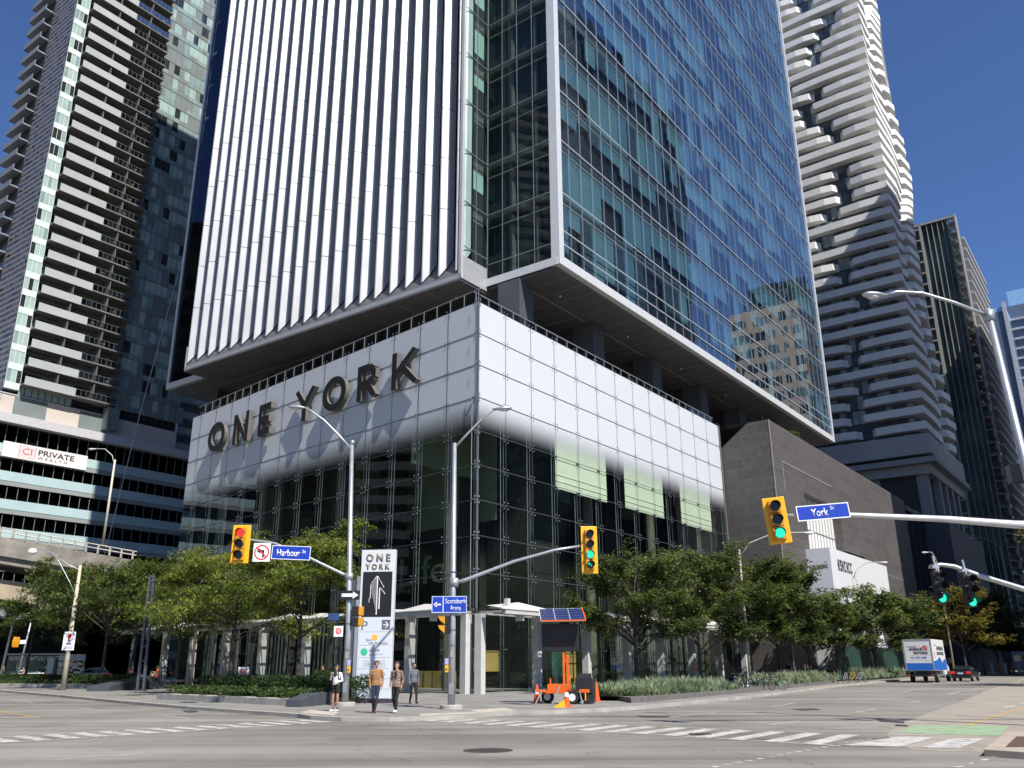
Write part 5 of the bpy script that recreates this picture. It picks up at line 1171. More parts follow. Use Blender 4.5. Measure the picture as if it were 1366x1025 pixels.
PF0,PF1=gp(208,933),gp(388,942); d_=D(AP+PI/2)*-1; d_=Vector((-d_.x,-d_.y,0)); dd=(PF0-PF1).normalized(); nn_=Vector((-dd.y,dd.x,0)); nn_=nn_ if nn_.y>0 else -nn_
PB0,PB1=PF0+nn_*4.2,PF1+nn_*4.2
PL=thing('planter','long low concrete planter with stepped kerb blocks holding hedge and trees at left','planter',(0,0,0))
m=MB(); Lp=(PF1-PF0).length; nb_=14
for i in range(nb_):
    a=PF0.lerp(PF1,i/nb_+.0015); b=PF0.lerp(PF1,(i+1)/nb_-.0015); h=.27+(.02 if i%2 else 0)
    q=[a,b,b+nn_*.5,a+nn_*.5]; m.prism([(p.x,p.y) for p in q],0,h)
m.build('kerb_blocks',conc,PL)
m=MB(); m.prism([(p.x,p.y) for p in (PF0+nn_*.5,PF1+nn_*.5,PB1,PB0)],0,.26); m.build('soil',mat('soil',(.05,.04,.03),.95,var=.3,scale=3),PL)
leafblob('hedge',lerp_strip(PF0+nn_*2.2,PF1+nn_*2.0+dd*-.8,PB0,PB1+dd*-.8,lambda t,s:1.15),20000,.13,hedge_m,1,'clipped dark green hedge behind the long planter kerb','hedge')
leafblob('ground_cover',lerp_strip(PF0+nn_*.5,PF1+nn_*.5,PF0+nn_*2.2,PF1+nn_*2.0,lambda t,s:.42+.12*sin(t*40),.12),7000,.16,[hedge_m[1],hedge_m[2],leafmat('cover_light',(.1,.16,.04))],2,'low bright ground cover along the front of the planter','ground cover',.3,'stuff')
a0,a1=gp(-40,916),gp(125,918)
leafblob('hedge',lerp_strip(a0+nn_*1.5,a1+nn_*1.5,a0+nn_*4,a1+nn_*4,lambda t,s:1.0),9000,.17,hedge_m,3,'dark hedge at far left in front of the bus shelter','hedge')
leafblob('ground_cover',lerp_strip(a0,a1,a0+nn_*1.8,a1+nn_*1.8,lambda t,s:.5,0),4000,.18,[hedge_m[1],hedge_m[2],hedge_m[2]],4,'low green plants at the foot of the far left hedge','ground cover',.3,'stuff')
m=MB(); m.prism([(p.x,p.y) for p in (a0-nn_*.4,a1-nn_*.4,a1+nn_*4.2,a0+nn_*4.2)],0,.28); tag(m.build('planter',conc),'low concrete planter edge under the far left hedge','planter')
slate=mat('slate_grey',(.06,.068,.078),.5,var=.12)
B_a,B_b=gp(115,922.5),gp(186,918)
def wedge(a,b,h0,h1,w_,nm,lab,cat):
    a=Vector(a);b=Vector(b); d=(b-a).normalized(); n=Vector((-d.y,d.x,0)); n=n if n.y>0 else -n; m=MB(); q=[a,b,b+n*w_,a+n*w_]
    m.add([(p.x,p.y,0) for p in q]+[(q[0].x,q[0].y,h0),(q[1].x,q[1].y,h1),(q[2].x,q[2].y,h1),(q[3].x,q[3].y,h0)],[(3,2,1,0),(4,5,6,7),(0,1,5,4),(1,2,6,5),(2,3,7,6),(3,0,4,7)])
    return tag(m.build(nm,slate,bevel=.02),lab,cat)
wedge(B_a,B_b+ (B_b-B_a)*0,.35,.95,1.6,'bench_block','dark grey wedge shaped bench with a person sitting on it','bench')
wedge(gp(400,943.5),gp(424,941.5),.3,.52,.7,'bench_block','dark grey wedge bench at the right end of the long planter','bench')
wedge(gp(424.3,941.3),gp(449,939),.52,.52,.7,'planter_box','dark grey planter box between the wedge bench and the light pole','planter box')
leafblob('hedge',lerp_strip(gp(418,934)+Vector((0,0,.1)),gp(445,933),gp(418,930),gp(445,930),lambda t,s:1.35),3500,.12,hedge_m,8,'small clipped hedge block beside the left corner light pole','hedge')
m=MB(); m.box(-1.0,1.0,0,.6,0,.72); o=m.build('planter_box',slate,bevel=.02); o.location=gp(462,934); o.rotation_euler=(0,0,R(-8)); tag(o,'dark grey box planter between the light pole and the white directory pillar','planter box')
# right grass planter
g0,g1,g2=gp(812,934),gp(866,937.5),gp(985,927)
grs=[leafmat('grass_blue',(.2,.27,.2)),leafmat('grass_pale',(.36,.41,.31)),leafmat('grass_dark',(.11,.15,.09)),leafmat('grass_straw',(.38,.33,.2))]
m=MB(); pts=[gp(805,931),gp(842,938),gp(872,936),gp(985,925.5),gp(1115,911.5)]
nrm=Vector((-.8,.6,0)); back_=[p+DN*-4.2 for p in pts[2:]][::-1]
m.prism([(p.x,p.y) for p in pts]+[(p.x,p.y) for p in back_]+[(gp(815,925).x,gp(815,925).y)],0,.22); tag(m.build('planter',mat('granite_dark',(.13,.12,.115),.7,var=.2,scale=4)),'low dark granite kerbed planter along York Street','planter')
def grass(name,A,B,depth,n,seed,lab,h=1.0):
    r_=random.Random(seed); m=MB()
    for i in range(n//14):
        t=r_.random(); p=A.lerp(B,t)+DN*(-r_.uniform(0,depth)); hh=h*r_.uniform(.55,1.1)*(0.75+.35*sin(t*23+seed)); mi=r_.choice((0,0,1,1,2,3) if r_.random()<.3 else (0,0,1,1,2))
        for j in range(14):
            a=r_.uniform(0,2*PI); l=r_.uniform(.1,.5); b0=p+Vector((r_.uniform(-.12,.12),r_.uniform(-.12,.12),.2)); tip=b0+Vector((cos(a)*l,sin(a)*l,hh*r_.uniform(.5,1))); mid=b0.lerp(tip,.5)+Vector((0,0,hh*.18)); s_=Vector((-sin(a),cos(a),0))*.022
            m.add([b0-s_,b0+s_,mid+s_,mid-s_,tip],[(0,1,2,3),(3,2,4)],mi)
    o=m.build(name,grs); tag(o,lab,'ornamental grass'); o['kind']='stuff'
grass('ornamental_grass',gp(835,935.5),gp(872,934.5),3,6000,1,'pale blue green grass tufts at the corner of the York Street planter',.62)
grass('ornamental_grass',gp(872,934.5),gp(985,924.5),3.2,26000,2,'long bed of blue green ornamental grass along the York Street kerb',.78)
grass('ornamental_grass',gp(1040,919.5),gp(1122,910.5),3,18000,3,'blue green grass bed between the two groups of bicycles',.9)
grass('ornamental_grass',gp(1158,908.5),gp(1210,904),3,9000,4,'short bed of grass just left of the parked truck',1.1)
m=MB(); m.box(-.3,.3,-.2,.2,0,1.5); m.box(-.28,.28,-.22,.22,1.15,1.48,1); o=m.build('utility_cabinet',[mat('cabinet_grey',(.3,.27,.24),.7),mat('cabinet_red',(.35,.1,.07),.6)]); o.location=EN(16.5,7.2); tag(o,'small grey post box with a red panel in the grass bed','cabinet')
m=MB(); m.box(-.45,.45,-.3,.3,0,1.15); o=m.build('utility_cabinet',mat('cabinet_grey',(.3,.27,.24))); o.location=EN(33,7.6); tag(o,'plain pale grey utility box in the farther grass bed','cabinet')
m=MB(); m.box(-1.1,1.1,-.25,.25,.3,.5); m.box(-1,-.8,-.2,.2,0,.3); m.box(.8,1,-.2,.2,0,.3); o=m.build('street_bench',white_paint); o.location=EN(6.2,6); o.rotation_euler=(0,0,R(-10)); tag(o,'low white bench behind the first grass bed','bench')
m=MB(); m.box(-.25,.25,-.02,.02,0,.35); 
for i,(x,y,lab) in enumerate(((141,899,'small white and red lawn notice board in the far left hedge'),(322,930,'small white and red notice board standing in the planter hedge'))):
    o=thing('notice_board',lab,'notice',gp(x,y),0); m=MB(); m.box(-.3,.3,-.02,.02,1.05,1.6); m.build('board',sign_white,o); m=MB(); m.box(-.2,.2,-.03,-.021,1.2,1.48); m.build('red_print',mat('notice_red',(.55,.2,.15),.6),o); m=MB(); m.tube([(0,0,0),(0,0,1.1)],.03,6); m.build('stake',galv,o)
m=MB(); m.box(-.35,.35,-.02,.02,0,.6); o=m.build('parking_sign',mat('sign_pinkish',(.65,.45,.42),.6)); o.location=gp(1000,917)+Vector((-.55,-.1,6.3)); tag(o,'small white and red sign on the pole among the York Street trees','sign')
# ---- bus shelter
P=gp(62,905.5)*.78; BS=thing('bus_shelter','glass bus shelter with a white roof edge and a poster at far left','bus shelter',(P.x,P.y,0),R(18))
m=MB(); m.box(-4.6,2.0,-.8,.9,3.0,3.2); m.build('roof',mat('shelter_white',(.55,.55,.52),.5),BS)
m=MB()
for x in (-4.5,-2.6,-.7,.8,2): m.box(x-.05,x+.05,.7,.8,0,3.0)
m.box(-4.5,2.0,.7,.78,.3,.38); m.box(.35,.75,-.6,.7,0,2.7); m.build('frame',mat('shelter_frame',(.3,.27,.22),.5),BS)
m=MB(); m.quad((-4.5,.75,.4),(2,.75,.4),(2,.75,2.9),(-4.5,.75,2.9)); m.quad((1.0,-.1,.4),(3.9,-.1,.4),(3.9,-.1,3.1),(1.0,-.1,3.1)); m.build('glass',glass('shelter_glass',(.5,.58,.6),ior=1.9,bump=.05,bscale=1.5),BS)
m=MB(); m.box(.0,.6,-.65,-.55,.7,2.7); m.build('poster',sign_white,BS)
for q in ((-4.4,-3.6),(-2.2,-1)): m=MB(); m.box(q[0],q[1],.6,.68,1.2,2.4); m.build('route_map',mat('map_green',(.2,.25,.15),.6),BS)
# ---- hanging canopies at far left (grey fascia)
m=MB(); m.box(-14,14,0,2,5.1,6.4); o=m.build('underpass_fascia',mat('fascia_pale',(.42,.43,.44),.6,var=.1)); a=gp(60,900)*.9; o.location=(a.x,a.y,0); o.rotation_euler=(0,0,R(38)); tag(o,'pale grey fascia strip above the bus shelter at far left','fascia')
# ================================================================ trees
def tree(lab,kind,P,h,rad,base,seed,mats,nl=9000,leaf=.2,lean=(0,0),group=None,tr=.14,flat=.35,droop=0.0,thin=.35,parent_name='street_tree',cat='tree'):
    r_=random.Random(seed); o=thing(parent_name,lab,cat,P,0,group)
    m=MB(); zc=(h+base)/2; hz=(h-base)/2
    top=Vector((lean[0],lean[1],h*.8)); fork=Vector((lean[0]*.35,lean[1]*.35,base*.95+.2))
    m.tube([(0,0,0),(r_.uniform(-.05,.05),r_.uniform(-.05,.05),base*.5),fork,fork.lerp(top,.5),top],[tr*1.25,tr,tr*.85,tr*.5,tr*.15],8)
    tips=[]
    nb=16 if kind=='locust' else 20
    for i in range(nb):
        a=2*PI*i/nb*2.4+r_.uniform(-.3,.3); u=(i+.5)/nb
        if kind=='locust': elv=r_.uniform(-.05,.5)+u*.4; L=rad*r_.uniform(.75,1.12)*(1-.45*u**2)
        else: elv=.35+.8*u+r_.uniform(-.15,.1); L=rad*r_.uniform(.85,1.15)
        s0=fork.lerp(top,u*.75); d=Vector((cos(a)*cos(elv),sin(a)*cos(elv),sin(elv)))
        e=s0+d*L; e.z=min(e.z,h*.97+0); 
        mid=s0.lerp(e,.5)+Vector((r_.uniform(-.2,.2),r_.uniform(-.2,.2),.15*L)); m.tube([s0,mid,e],[tr*.4,tr*.22,.015],5)
        for q in range(5):
            t=r_.uniform(.3,1); p=s0.lerp(mid,t*2) if t<.5 else mid.lerp(e,(t-.5)*2)
            a2=a+r_.uniform(-1.3,1.3); l2=L*r_.uniform(.25,.5); el2=elv*.6+r_.uniform(-.25,.45); p2=p+Vector((cos(a2)*cos(el2),sin(a2)*cos(el2),sin(el2)))*l2
            m.tube([p,p2],[.03,.01],4); tips+= [(p,p2)]
        tips.append((mid,e))
    m.build('trunk',bark,o,smooth=True)
    m=MB(); per=max(10,nl//(len(tips)*7))
    for (p,p2) in tips:
        for q in range(7):
            t=r_.uniform(.25,1.05); c=p.lerp(p2,t)+Vector((r_.gauss(0,.12),r_.gauss(0,.12),r_.gauss(0,.1)))*rad*.35
            if c.z<base*.8: c.z=base*.8+r_.random()*.3
            # a spray: flattish fan of leaves
            out=Vector((c.x-fork.x,c.y-fork.y,0)); out=out.normalized() if out.length>.01 else Vector((1,0,0)); out.z=r_.uniform(-.1,.35) if kind!='locust' else r_.uniform(-.25,.2)
            out=(out+Vector((r_.gauss(0,.5),r_.gauss(0,.5),0))).normalized(); sd=out.cross(Vector((0,0,1))).normalized()
            sl_=rad*r_.uniform(.16,.3); mi0=r_.choice((0,0,1,1,2) if c.z<zc else (0,1,1,2,2))  # upper sprays pick lighter leaves: sunlit highlights put into the colour
            for j in range(per):
                tt=r_.random(); w_=sl_*.42*(1-tt*.6); pp=c+out*sl_*tt+sd*r_.uniform(-w_,w_)+Vector((0,0,r_.gauss(0,flat*.12)*rad*.4-droop*tt*tt))
                a=r_.uniform(0,2*PI); d1=(out*cos(a)*.8+sd*sin(a)+Vector((0,0,r_.uniform(-.7,.35)-droop))).normalized(); d2=d1.cross(Vector((r_.uniform(-.5,.5),r_.uniform(-.5,.5),1))).normalized()
                L=leaf*r_.uniform(.7,1.3); W_=L*(thin); m.quad(pp-d2*W_*.15,pp+d1*L*.45-d2*W_*.5,pp+d1*L,pp+d1*L*.45+d2*W_*.5,mi0 if r_.random()<.75 else r_.choice((0,1,2,3)))
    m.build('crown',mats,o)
    return o
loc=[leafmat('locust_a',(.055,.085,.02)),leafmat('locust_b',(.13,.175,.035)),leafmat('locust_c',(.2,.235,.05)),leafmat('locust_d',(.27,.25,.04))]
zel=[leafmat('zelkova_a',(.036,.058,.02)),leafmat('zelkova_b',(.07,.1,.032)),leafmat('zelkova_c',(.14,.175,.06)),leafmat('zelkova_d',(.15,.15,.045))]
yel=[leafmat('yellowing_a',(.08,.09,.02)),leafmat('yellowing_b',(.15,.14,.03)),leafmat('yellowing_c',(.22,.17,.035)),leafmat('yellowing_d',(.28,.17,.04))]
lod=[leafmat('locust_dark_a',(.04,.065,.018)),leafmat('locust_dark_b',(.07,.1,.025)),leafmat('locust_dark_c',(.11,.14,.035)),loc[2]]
# left locusts
PT=[(368,932,11.0,4.3,2.9,'feathery yellow green locust in the planter left of the corner light pole'),
    (281,927,12.0,5.0,2.9,'feathery green locust in the middle of the long planter'),
    (232,921,12.0,4.8,3.0,'locust tree at the left end of the long planter, partly behind its neighbour')]
for i,(x,y,h,r_,b,lab) in enumerate(PT):
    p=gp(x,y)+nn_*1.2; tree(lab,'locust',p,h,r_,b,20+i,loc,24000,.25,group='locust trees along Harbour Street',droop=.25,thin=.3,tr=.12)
for i,(x,y,h,r_,b,lab) in enumerate(((116,919,12.3,6.6,3.2,'wide locust tree above the wedge bench at left'),(70,915,12.0,6.6,3.6,'locust tree behind the leaning beige light pole'),(20,911,11.5,6,4.0,'locust tree at the left edge above the bus shelter'),(160,915,13.3,6,3.4,'locust tree between the bench and the black mast'))):
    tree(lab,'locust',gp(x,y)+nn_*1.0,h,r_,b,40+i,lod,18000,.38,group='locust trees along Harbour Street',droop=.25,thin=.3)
# York Street trees
def onN(x,N):  # ground point on the line n=N seen at column x
    v=fw*F+cr*(x-683)-cu*(900-512.5); v=Vector((v.x,v.y)); q=c0+DN*N; n2=Vector((DN.x,DN.y)); t=(Vector((q.x,q.y))-Vector((0,0))).dot(n2)/v.dot(n2); return Vector((v.x*t,v.y*t,0))
for i,(x,N,h,r_,b,lab) in enumerate(((850,9.2,7.4,3.5,2.0,'dense green zelkova right of the message board trailer'),(935,9.2,8.7,4.0,2.0,'tall zelkova over the first grass bed'),
    (1003,9.2,9.0,4.1,2.2,'zelkova standing behind the first group of bicycles'),(1042,9.0,8.3,4.1,2.2,'zelkova in front of the stone wall corner'),(1082,9.0,7.0,3.7,2.0,'zelkova over the farther grass bed, left of the sign box'),
    (1120,9,6.4,3.5,2.0,'zelkova in front of the white sign box'),(1170,9,8.3,4.7,2.0,'broad zelkova below the stone wall, left of the truck'),(1205,8.5,8.3,4.5,2.2,'zelkova directly behind the white truck'))):
    p=onN(x,N); dist=p.length; tree(lab,'zelkova',p,h,r_,b,60+i,zel,22000 if i<4 else 14000,.22*max(1,dist/52),group='zelkova trees along York Street',flat=.6,thin=.5)
tree('yellowing tree behind the black sedan','zelkova',Vector((55.5,110,0)),10.5,4.0,2.5,81,yel,9000,.4,thin=.5)
tree('dark green tree farther down the street beyond the sedan','zelkova',Vector((65,124,0)),10.0,6,2.0,82,[zel[0]]*4,8000,.5,thin=.5)
tree('large tree with yellow brown leaves cut by the right edge','zelkova',Vector((49.5,66,0)),13.5,6.0,5.5,83,yel,12000,.33,lean=(-1.5,-2),thin=.5)
tree('small roof garden shrub under the tower soffit','zelkova',EN(63,0,26),3.4,1.9,.6,84,zel,2500,.3,thin=.5,parent_name='roof_shrub',cat='shrub')
for i,(x,y,s_) in enumerate(((79,146,6),(89,162,7),(97,180,8))):
    tree(('shaded tree in the distance left of the grey van','far shaded tree behind the grey van','farthest shaded tree at the street end')[i],'zelkova',Vector((x,y,0)),s_+3,s_*.7,2,90+i,[zel[0],zel[0],zel[1],yel[1]],3500,.6,thin=.6)
# ================================================================ people
skin=mat('skin',(.5,.29,.2),.55,var=.05,scale=6); skin_d=mat('skin_tan',(.36,.19,.12),.55,var=.05,scale=6)
def cloth(n,c): return mat(n,c,.85,var=.14,scale=9,bump=.3)
def seg(a,b,r1,r2,mi): return (Vector(a),Vector(b),r1,r2,mi)
def body_mesh(name,segs,mats,parent,voxel,H_,hem=None):
    """segs: tapered capsules (a,b,ra,rb,mat,(sx,sy) flattening); fused by a voxel remesh into one skin"""
    m=MB()
    for s_ in segs:
        a,b,ra,rb,mi=s_[:5]; k=12
        n=max(2,int((b-a).length/(.5*max(ra,rb)))+1); t=(b-a).normalized() if (b-a).length>1e-6 else Vector((0,0,1))
        pts=[a-t*ra*.95,a-t*ra*.7,a-t*ra*.3]+[a.lerp(b,i/n) for i in range(n+1)]+[b+t*rb*.3,b+t*rb*.7,b+t*rb*.95]
        rad=[ra*.3,ra*.7,ra*.95]+[ra+(rb-ra)*i/n for i in range(n+1)]+[rb*.95,rb*.7,rb*.3]
        fl=s_[5] if len(s_)>5 else (1,1)
        st=len(m.v); m.tube(pts,rad,k)
        if fl!=(1,1):
            for i in range(st,len(m.v)):
                v=Vector(m.v[i]); ab=b-a; tt=max(0,min(1,(v-a).dot(ab)/ab.length_squared)) if ab.length>0 else 0; c=a+ab*tt; dv=v-c; m.v[i]=(c.x+dv.x*fl[0],c.y+dv.y*fl[1],v.z)
    o=m.build('tmp',mats); md=o.modifiers.new('r','REMESH'); md.mode='VOXEL'; md.voxel_size=voxel
    sm=o.modifiers.new('s','SMOOTH'); sm.factor=.5; sm.iterations=1 if voxel<.015 else 2
    dg=bpy.context.evaluated_depsgraph_get(); me=bpy.data.meshes.new_from_object(o.evaluated_get(dg)); bpy.data.objects.remove(o)
    me.name=name; me.materials.clear()
    for mm in mats: me.materials.append(mm)
    S=[(s_[0],s_[1],s_[2],s_[3],s_[4]) for s_ in segs]; idx=[]
    for p in me.polygons:
        c=p.center; best=9;bi=0
        for a,b,ra,rb,mi in S:
            ab=b-a; q=ab.length_squared; t=max(0,min(1,(c-a).dot(ab)/q)) if q>0 else 0
            d=(c-(a+ab*t)).length-(ra+(rb-ra)*t)
            if d<best: best=d;bi=mi;bs=a
        if hem and bi in (1,2) and abs(c.x)<.19 and (c.x*c.x+c.y*c.y)<.05 and hem-.25<c.z<hem+.3 and abs(bs.x)<.16: bi=1 if c.z>hem else 2
        idx.append(bi)
    me.polygons.foreach_set('material_index',idx); me.polygons.foreach_set('use_smooth',[True]*len(idx)); me.update()
    ob=bpy.data.objects.new(name,me); COL.objects.link(ob); ob.parent=parent; return ob
def person(lab,P,az,top,bot,shoe,hair,pose,sk=None,near=True,H_=1.75,group=None,coat=0,shorts=False,socks=None,belly=1.0,longhair=False,sleeve=None,beard=False):
    """mats: 0 skin 1 top 2 bottom 3 shoe 4 extra(sleeve/undershirt)"""
    sk=sk or skin; o=thing('person',lab,'person',P,-R(az),group); s=H_/1.75
    g_=dict(hipL=(-.09,0,.93),hipR=(.09,0,.93),kneeL=(-.1,.03,.5),kneeR=(.1,.03,.5),ankL=(-.1,0,.08),ankR=(.1,0,.08),toeL=(-.12,.17,.035),toeR=(.12,.17,.035),
        shL=(-.18,0,1.41),shR=(.18,0,1.41),elL=(-.235,-.03,1.14),elR=(.235,-.03,1.14),wrL=(-.235,.05,.89),wrR=(.235,.05,.89),pel=(0,0,.97),chest=(0,0,1.28),neck=(0,.0,1.5),head=(0,.015,1.63))
    g_.update(pose); J={k:Vector(v)*s for k,v in g_.items()}
    S=[]
    A=S.append
    A(seg(J['pel'],J['pel'].lerp(J['chest'],.5),.125*s,.12*s,1 if coat else 2)+((1.22,.82),)); A(seg(J['pel'].lerp(J['chest'],.25),J['chest'],.122*s*belly,.13*s,1)+((1.22,.84),)); A(seg(J['chest'],J['chest'].lerp(J['neck'],.45),.135*s,.115*s,1)+((1.3,.8),))
    A(seg(J['shL']*.9+J['shR']*.1,J['shR']*.9+J['shL']*.1,.062*s,.062*s,1))
    A(seg(J['chest'].lerp(J['neck'],.7),J['neck'].lerp(J['head'],.4),.052*s,.05*s,0))
    h=J['head']; A(seg(h+Vector((0,-.012,.03))*s,h+Vector((0,.0,.035))*s,.098*s,.092*s,0)+((.88,1.0),)); A(seg(h+Vector((0,.02,-.045))*s,h+Vector((0,.045,-.06))*s,.062*s,.045*s,0))
    A(seg(h+Vector((0,.088,.0))*s,h+Vector((0,.105,-.018))*s,.012*s,.016*s,0))
    for q in (-1,1): A(seg(h+Vector((q*.083,0,.012))*s,h+Vector((q*.086,-.004,-.015))*s,.016*s,.012*s,0))
    ms=4 if sleeve else 1
    for q in 'LR':
        A(seg(J['hip'+q],J['hip'+q].lerp(J['knee'+q],.5),.09*s,.076*s,2)); A(seg(J['hip'+q].lerp(J['knee'+q],.5 if not shorts else .42),J['knee'+q],(.074 if not shorts else .066)*s,(.058 if not shorts else .05)*s,0 if shorts else 2))
        A(seg(J['knee'+q],J['knee'+q].lerp(J['ank'+q],.4),(.056 if not shorts else .048)*s,(.055 if not shorts else .05)*s,0 if shorts else 2)); A(seg(J['knee'+q].lerp(J['ank'+q],.4),J['ank'+q]+Vector((0,0,.03)),(.055 if not shorts else .048)*s,(.045 if not shorts else .032)*s,0 if shorts else 2))
        if socks: A(seg(J['ank'+q]+Vector((0,0,.1)),J['ank'+q],.037*s,.035*s,5))
        A(seg(J['ank'+q]+Vector((0,-.03,-.03)),J['toe'+q],.043*s,.036*s,3)+((.95,1),))
        A(seg(J['sh'+q],J['el'+q],.055*s,.044*s,ms)); A(seg(J['el'+q],J['wr'+q],.043*s,.031*s,ms))
        d=(J['wr'+q]-J['el'+q]).normalized(); w=J['wr'+q]; pm=w+d*.055*s
        A(seg(w,pm,.026*s,.03*s,0)+((.8,1.1),))
        if near:
            sd=Vector((0,1,0)); sd=(sd-d*sd.dot(d)).normalized(); bend=Vector((0,0,0)); nrm_=d.cross(sd)*(1 if q=='L' else -1)
            for f,(off,ln) in enumerate(((-.03,.06),(-.01,.075),(.01,.08),(.03,.07))):
                b0=pm+sd*off*s; b1=b0+(d*.75+nrm_*.25).normalized()*ln*.55*s; b2=b1+(d*.55+nrm_*.75).normalized()*ln*.5*s
                A(seg(b0,b1,.0095*s,.009*s,0)); A(seg(b1,b2,.009*s,.008*s,0))
            t0=w+d*.02*s+sd*.025*s; A(seg(t0,t0+(d*.6+sd*.7).normalized()*.05*s,.011*s,.0095*s,0))
    if coat: A(seg(J['pel']+Vector((0,0,.05)),J['pel']+Vector((0,0,-.03)),.14*s,.14*s,1)+((1.2,.85),))
    mats=[sk,top,bot,shoe,sleeve or top,socks or shoe]
    b=body_mesh('body',S,mats,o,.011*s if near else .022*s,H_,hem=(J['pel'].z+.0-.1*coat) if coat else (J['pel'].z+.03 if near else None))
    # face details
    m=MB()
    for q in (-1,1): e=h+Vector((q*.034,.087,.022))*s; m.ell(tuple(e),(.013*s,.008*s,.008*s),0,8,5)
    for q in (-1,1): e=h+Vector((q*.034,.09,.042))*s; m.ell(tuple(e),(.019*s,.006*s,.004*s),0,8,4)
    m.build('eyes',mat('eye_dark',(.03,.02,.015),.3),b); m=MB(); e=h+Vector((0,.09,-.055))*s; m.ell(tuple(e),(.024*s,.009*s,.006*s),0,8,4); m.build('mouth',mat('lip',(.35,.13,.1),.5),b)
    hm=MB(); k=18
    hm.ell(tuple(h+Vector((0,-.016,.05))*s),(.099*s,.112*s,.095*s),0,18,12)
    keep=[];
    vs=[Vector(v) for v in hm.v]
    for f in hm.f:
        c=sum((vs[i] for i in f),Vector())/len(f)-h
        if not (c.y>.02*s and c.z<.075*s) and not (c.z<-.01*s and c.y>-.03*s) : keep.append(f)
    hm.f=keep; hm.m=[0]*len(keep)
    rr=random.Random(int(P[0]*10)); hm.v=[tuple(Vector(v)+Vector((rr.gauss(0,.0035),rr.gauss(0,.0035),rr.gauss(0,.0035)))*s) for v in hm.v]
    if longhair:
        hm.tube([h+Vector((-.01,-.085,.06))*s,h+Vector((0,-.11,-.08))*s,h+Vector((0,-.11,-.25))*s,h+Vector((0,-.09,-.38))*s],[.05*s,.07*s,.065*s,.03*s],10)
        for q in (-1,1): hm.tube([h+Vector((q*.07,-.01,.06))*s,h+Vector((q*.09,.0,-.06))*s,h+Vector((q*.085,.03,-.2))*s],[.03*s,.035*s,.02*s],8)
    hr=hm.build('hair',mat('hair_'+hair,dict(dark=(.012,.009,.008),brown=(.06,.032,.018),blonde=(.4,.27,.12),grey=(.2,.19,.18))[hair],.6,var=.3,scale=20),o,smooth=True)
    if beard: m=MB(); m.ell(tuple(h+Vector((0,.045,-.07))*s),(.058*s,.055*s,.042*s),0,12,8); m.build('beard',mat('hair_brown',(.06,.032,.018)),o)
    return o
az_cam=lambda p: math.degrees(math.atan2(-p[0],-p[1]))
# woman at the left pole
P=gp(446.5,949.5); a=az_cam(P)
wo=person('woman in white top and black shorts with a black backpack at the left corner pole',P,a+28,cloth('white_knit',(.72,.7,.67)),cloth('black_shorts',(.012,.012,.013)),cloth('white_shoe',(.75,.75,.73)),'dark',
  dict(elR=(.24,.03,1.2),wrR=(.12,.2,1.36),elL=(-.27,.02,1.15),wrL=(-.08,.2,1.08),toeL=(-.1,.16,.035),toeR=(.12,.16,.035)),sk=skin_d,H_=1.68,shorts=True,socks=cloth('black_sock',(.015,.015,.015)),longhair=True)
m=MB(); m.box(-.15,.15,-.26,-.12,1.0,1.42); bp2=m.build('backpack',cloth('backpack_black',(.018,.018,.02)),wo,bevel=.04); m=MB()
for q in (-.12,.12): m.tube([(q,-.13,1.4),(q,.0,1.49),(q*.95,.1,1.38),(q*1.1,.09,1.2),(q*1.3,-.1,1.05)],.018,6)
m.build('strap',cloth('backpack_black',(.018,.018,.02)),bp2)
m=MB(); m.ell((0,.1,1.36),(.07,.035,.12)); m.build('dark_scarf',cloth('scarf_black',(.02,.018,.018)),wo,smooth=True)
# man in tan sweater
P=gp(500,951.5); a=az_cam(P)
person('man in tan sweater and navy trousers walking in front of the white pillar',P,a-4,cloth('tan_sweater',(.3,.145,.06)),cloth('navy_trousers',(.02,.025,.05)),cloth('brown_shoe',(.13,.04,.02)),'brown',
  dict(hipL=(-.085,0,.93),kneeL=(-.04,.14,.51),ankL=(.02,.1,.1),toeL=(.0,.26,.04),kneeR=(.08,.06,.5),ankR=(.05,-.12,.09),toeR=(.1,.03,.035),elL=(-.235,-.07,1.14),elR=(.235,-.07,1.14),wrL=(-.215,.04,.92),wrR=(.215,.04,.92)),H_=1.8,coat=.45,belly=.96)
P=gp(527.5,951.5); a=az_cam(P)
m3=person('man in brown checked overshirt, black trousers and white sneakers walking beside the tan sweater',P,a+22,cloth('checked_overshirt',(.25,.17,.12)),cloth('black_trousers',(.012,.012,.015)),cloth('white_shoe',(.75,.75,.73)),'brown',
  dict(kneeL=(-.09,.16,.52),ankL=(-.1,.22,.1),toeL=(-.13,.38,.07),kneeR=(.1,.0,.5),ankR=(.12,-.26,.12),toeR=(.12,-.1,.04),elL=(-.24,-.06,1.14),elR=(.24,-.06,1.14),wrL=(-.225,.05,.92),wrR=(.225,.05,.92),hipL=(-.09,0,.92),hipR=(.09,0,.92)),H_=1.76,coat=.7)
m=MB(); m.ell((0,.085,1.3),(.055,.04,.17)); m.build('black_tshirt',cloth('tshirt_black',(.02,.015,.02)),m3,smooth=True)
ck=bpy.data.materials['checked_overshirt']; nt=ck.node_tree; b_=nt.nodes['Principled BSDF']; tc=nt.nodes.new('ShaderNodeTexCoord'); wv=nt.nodes.new('ShaderNodeTexChecker'); wv.inputs['Scale'].default_value=22; wv.inputs['Color1'].default_value=(.32,.22,.16,1); wv.inputs['Color2'].default_value=(.13,.09,.07,1); nt.links.new(tc.outputs['Object'],wv.inputs[0]); nt.links.new(wv.outputs[0],b_.inputs['Base Color'])
P=gp(551,939.5); a=az_cam(P)
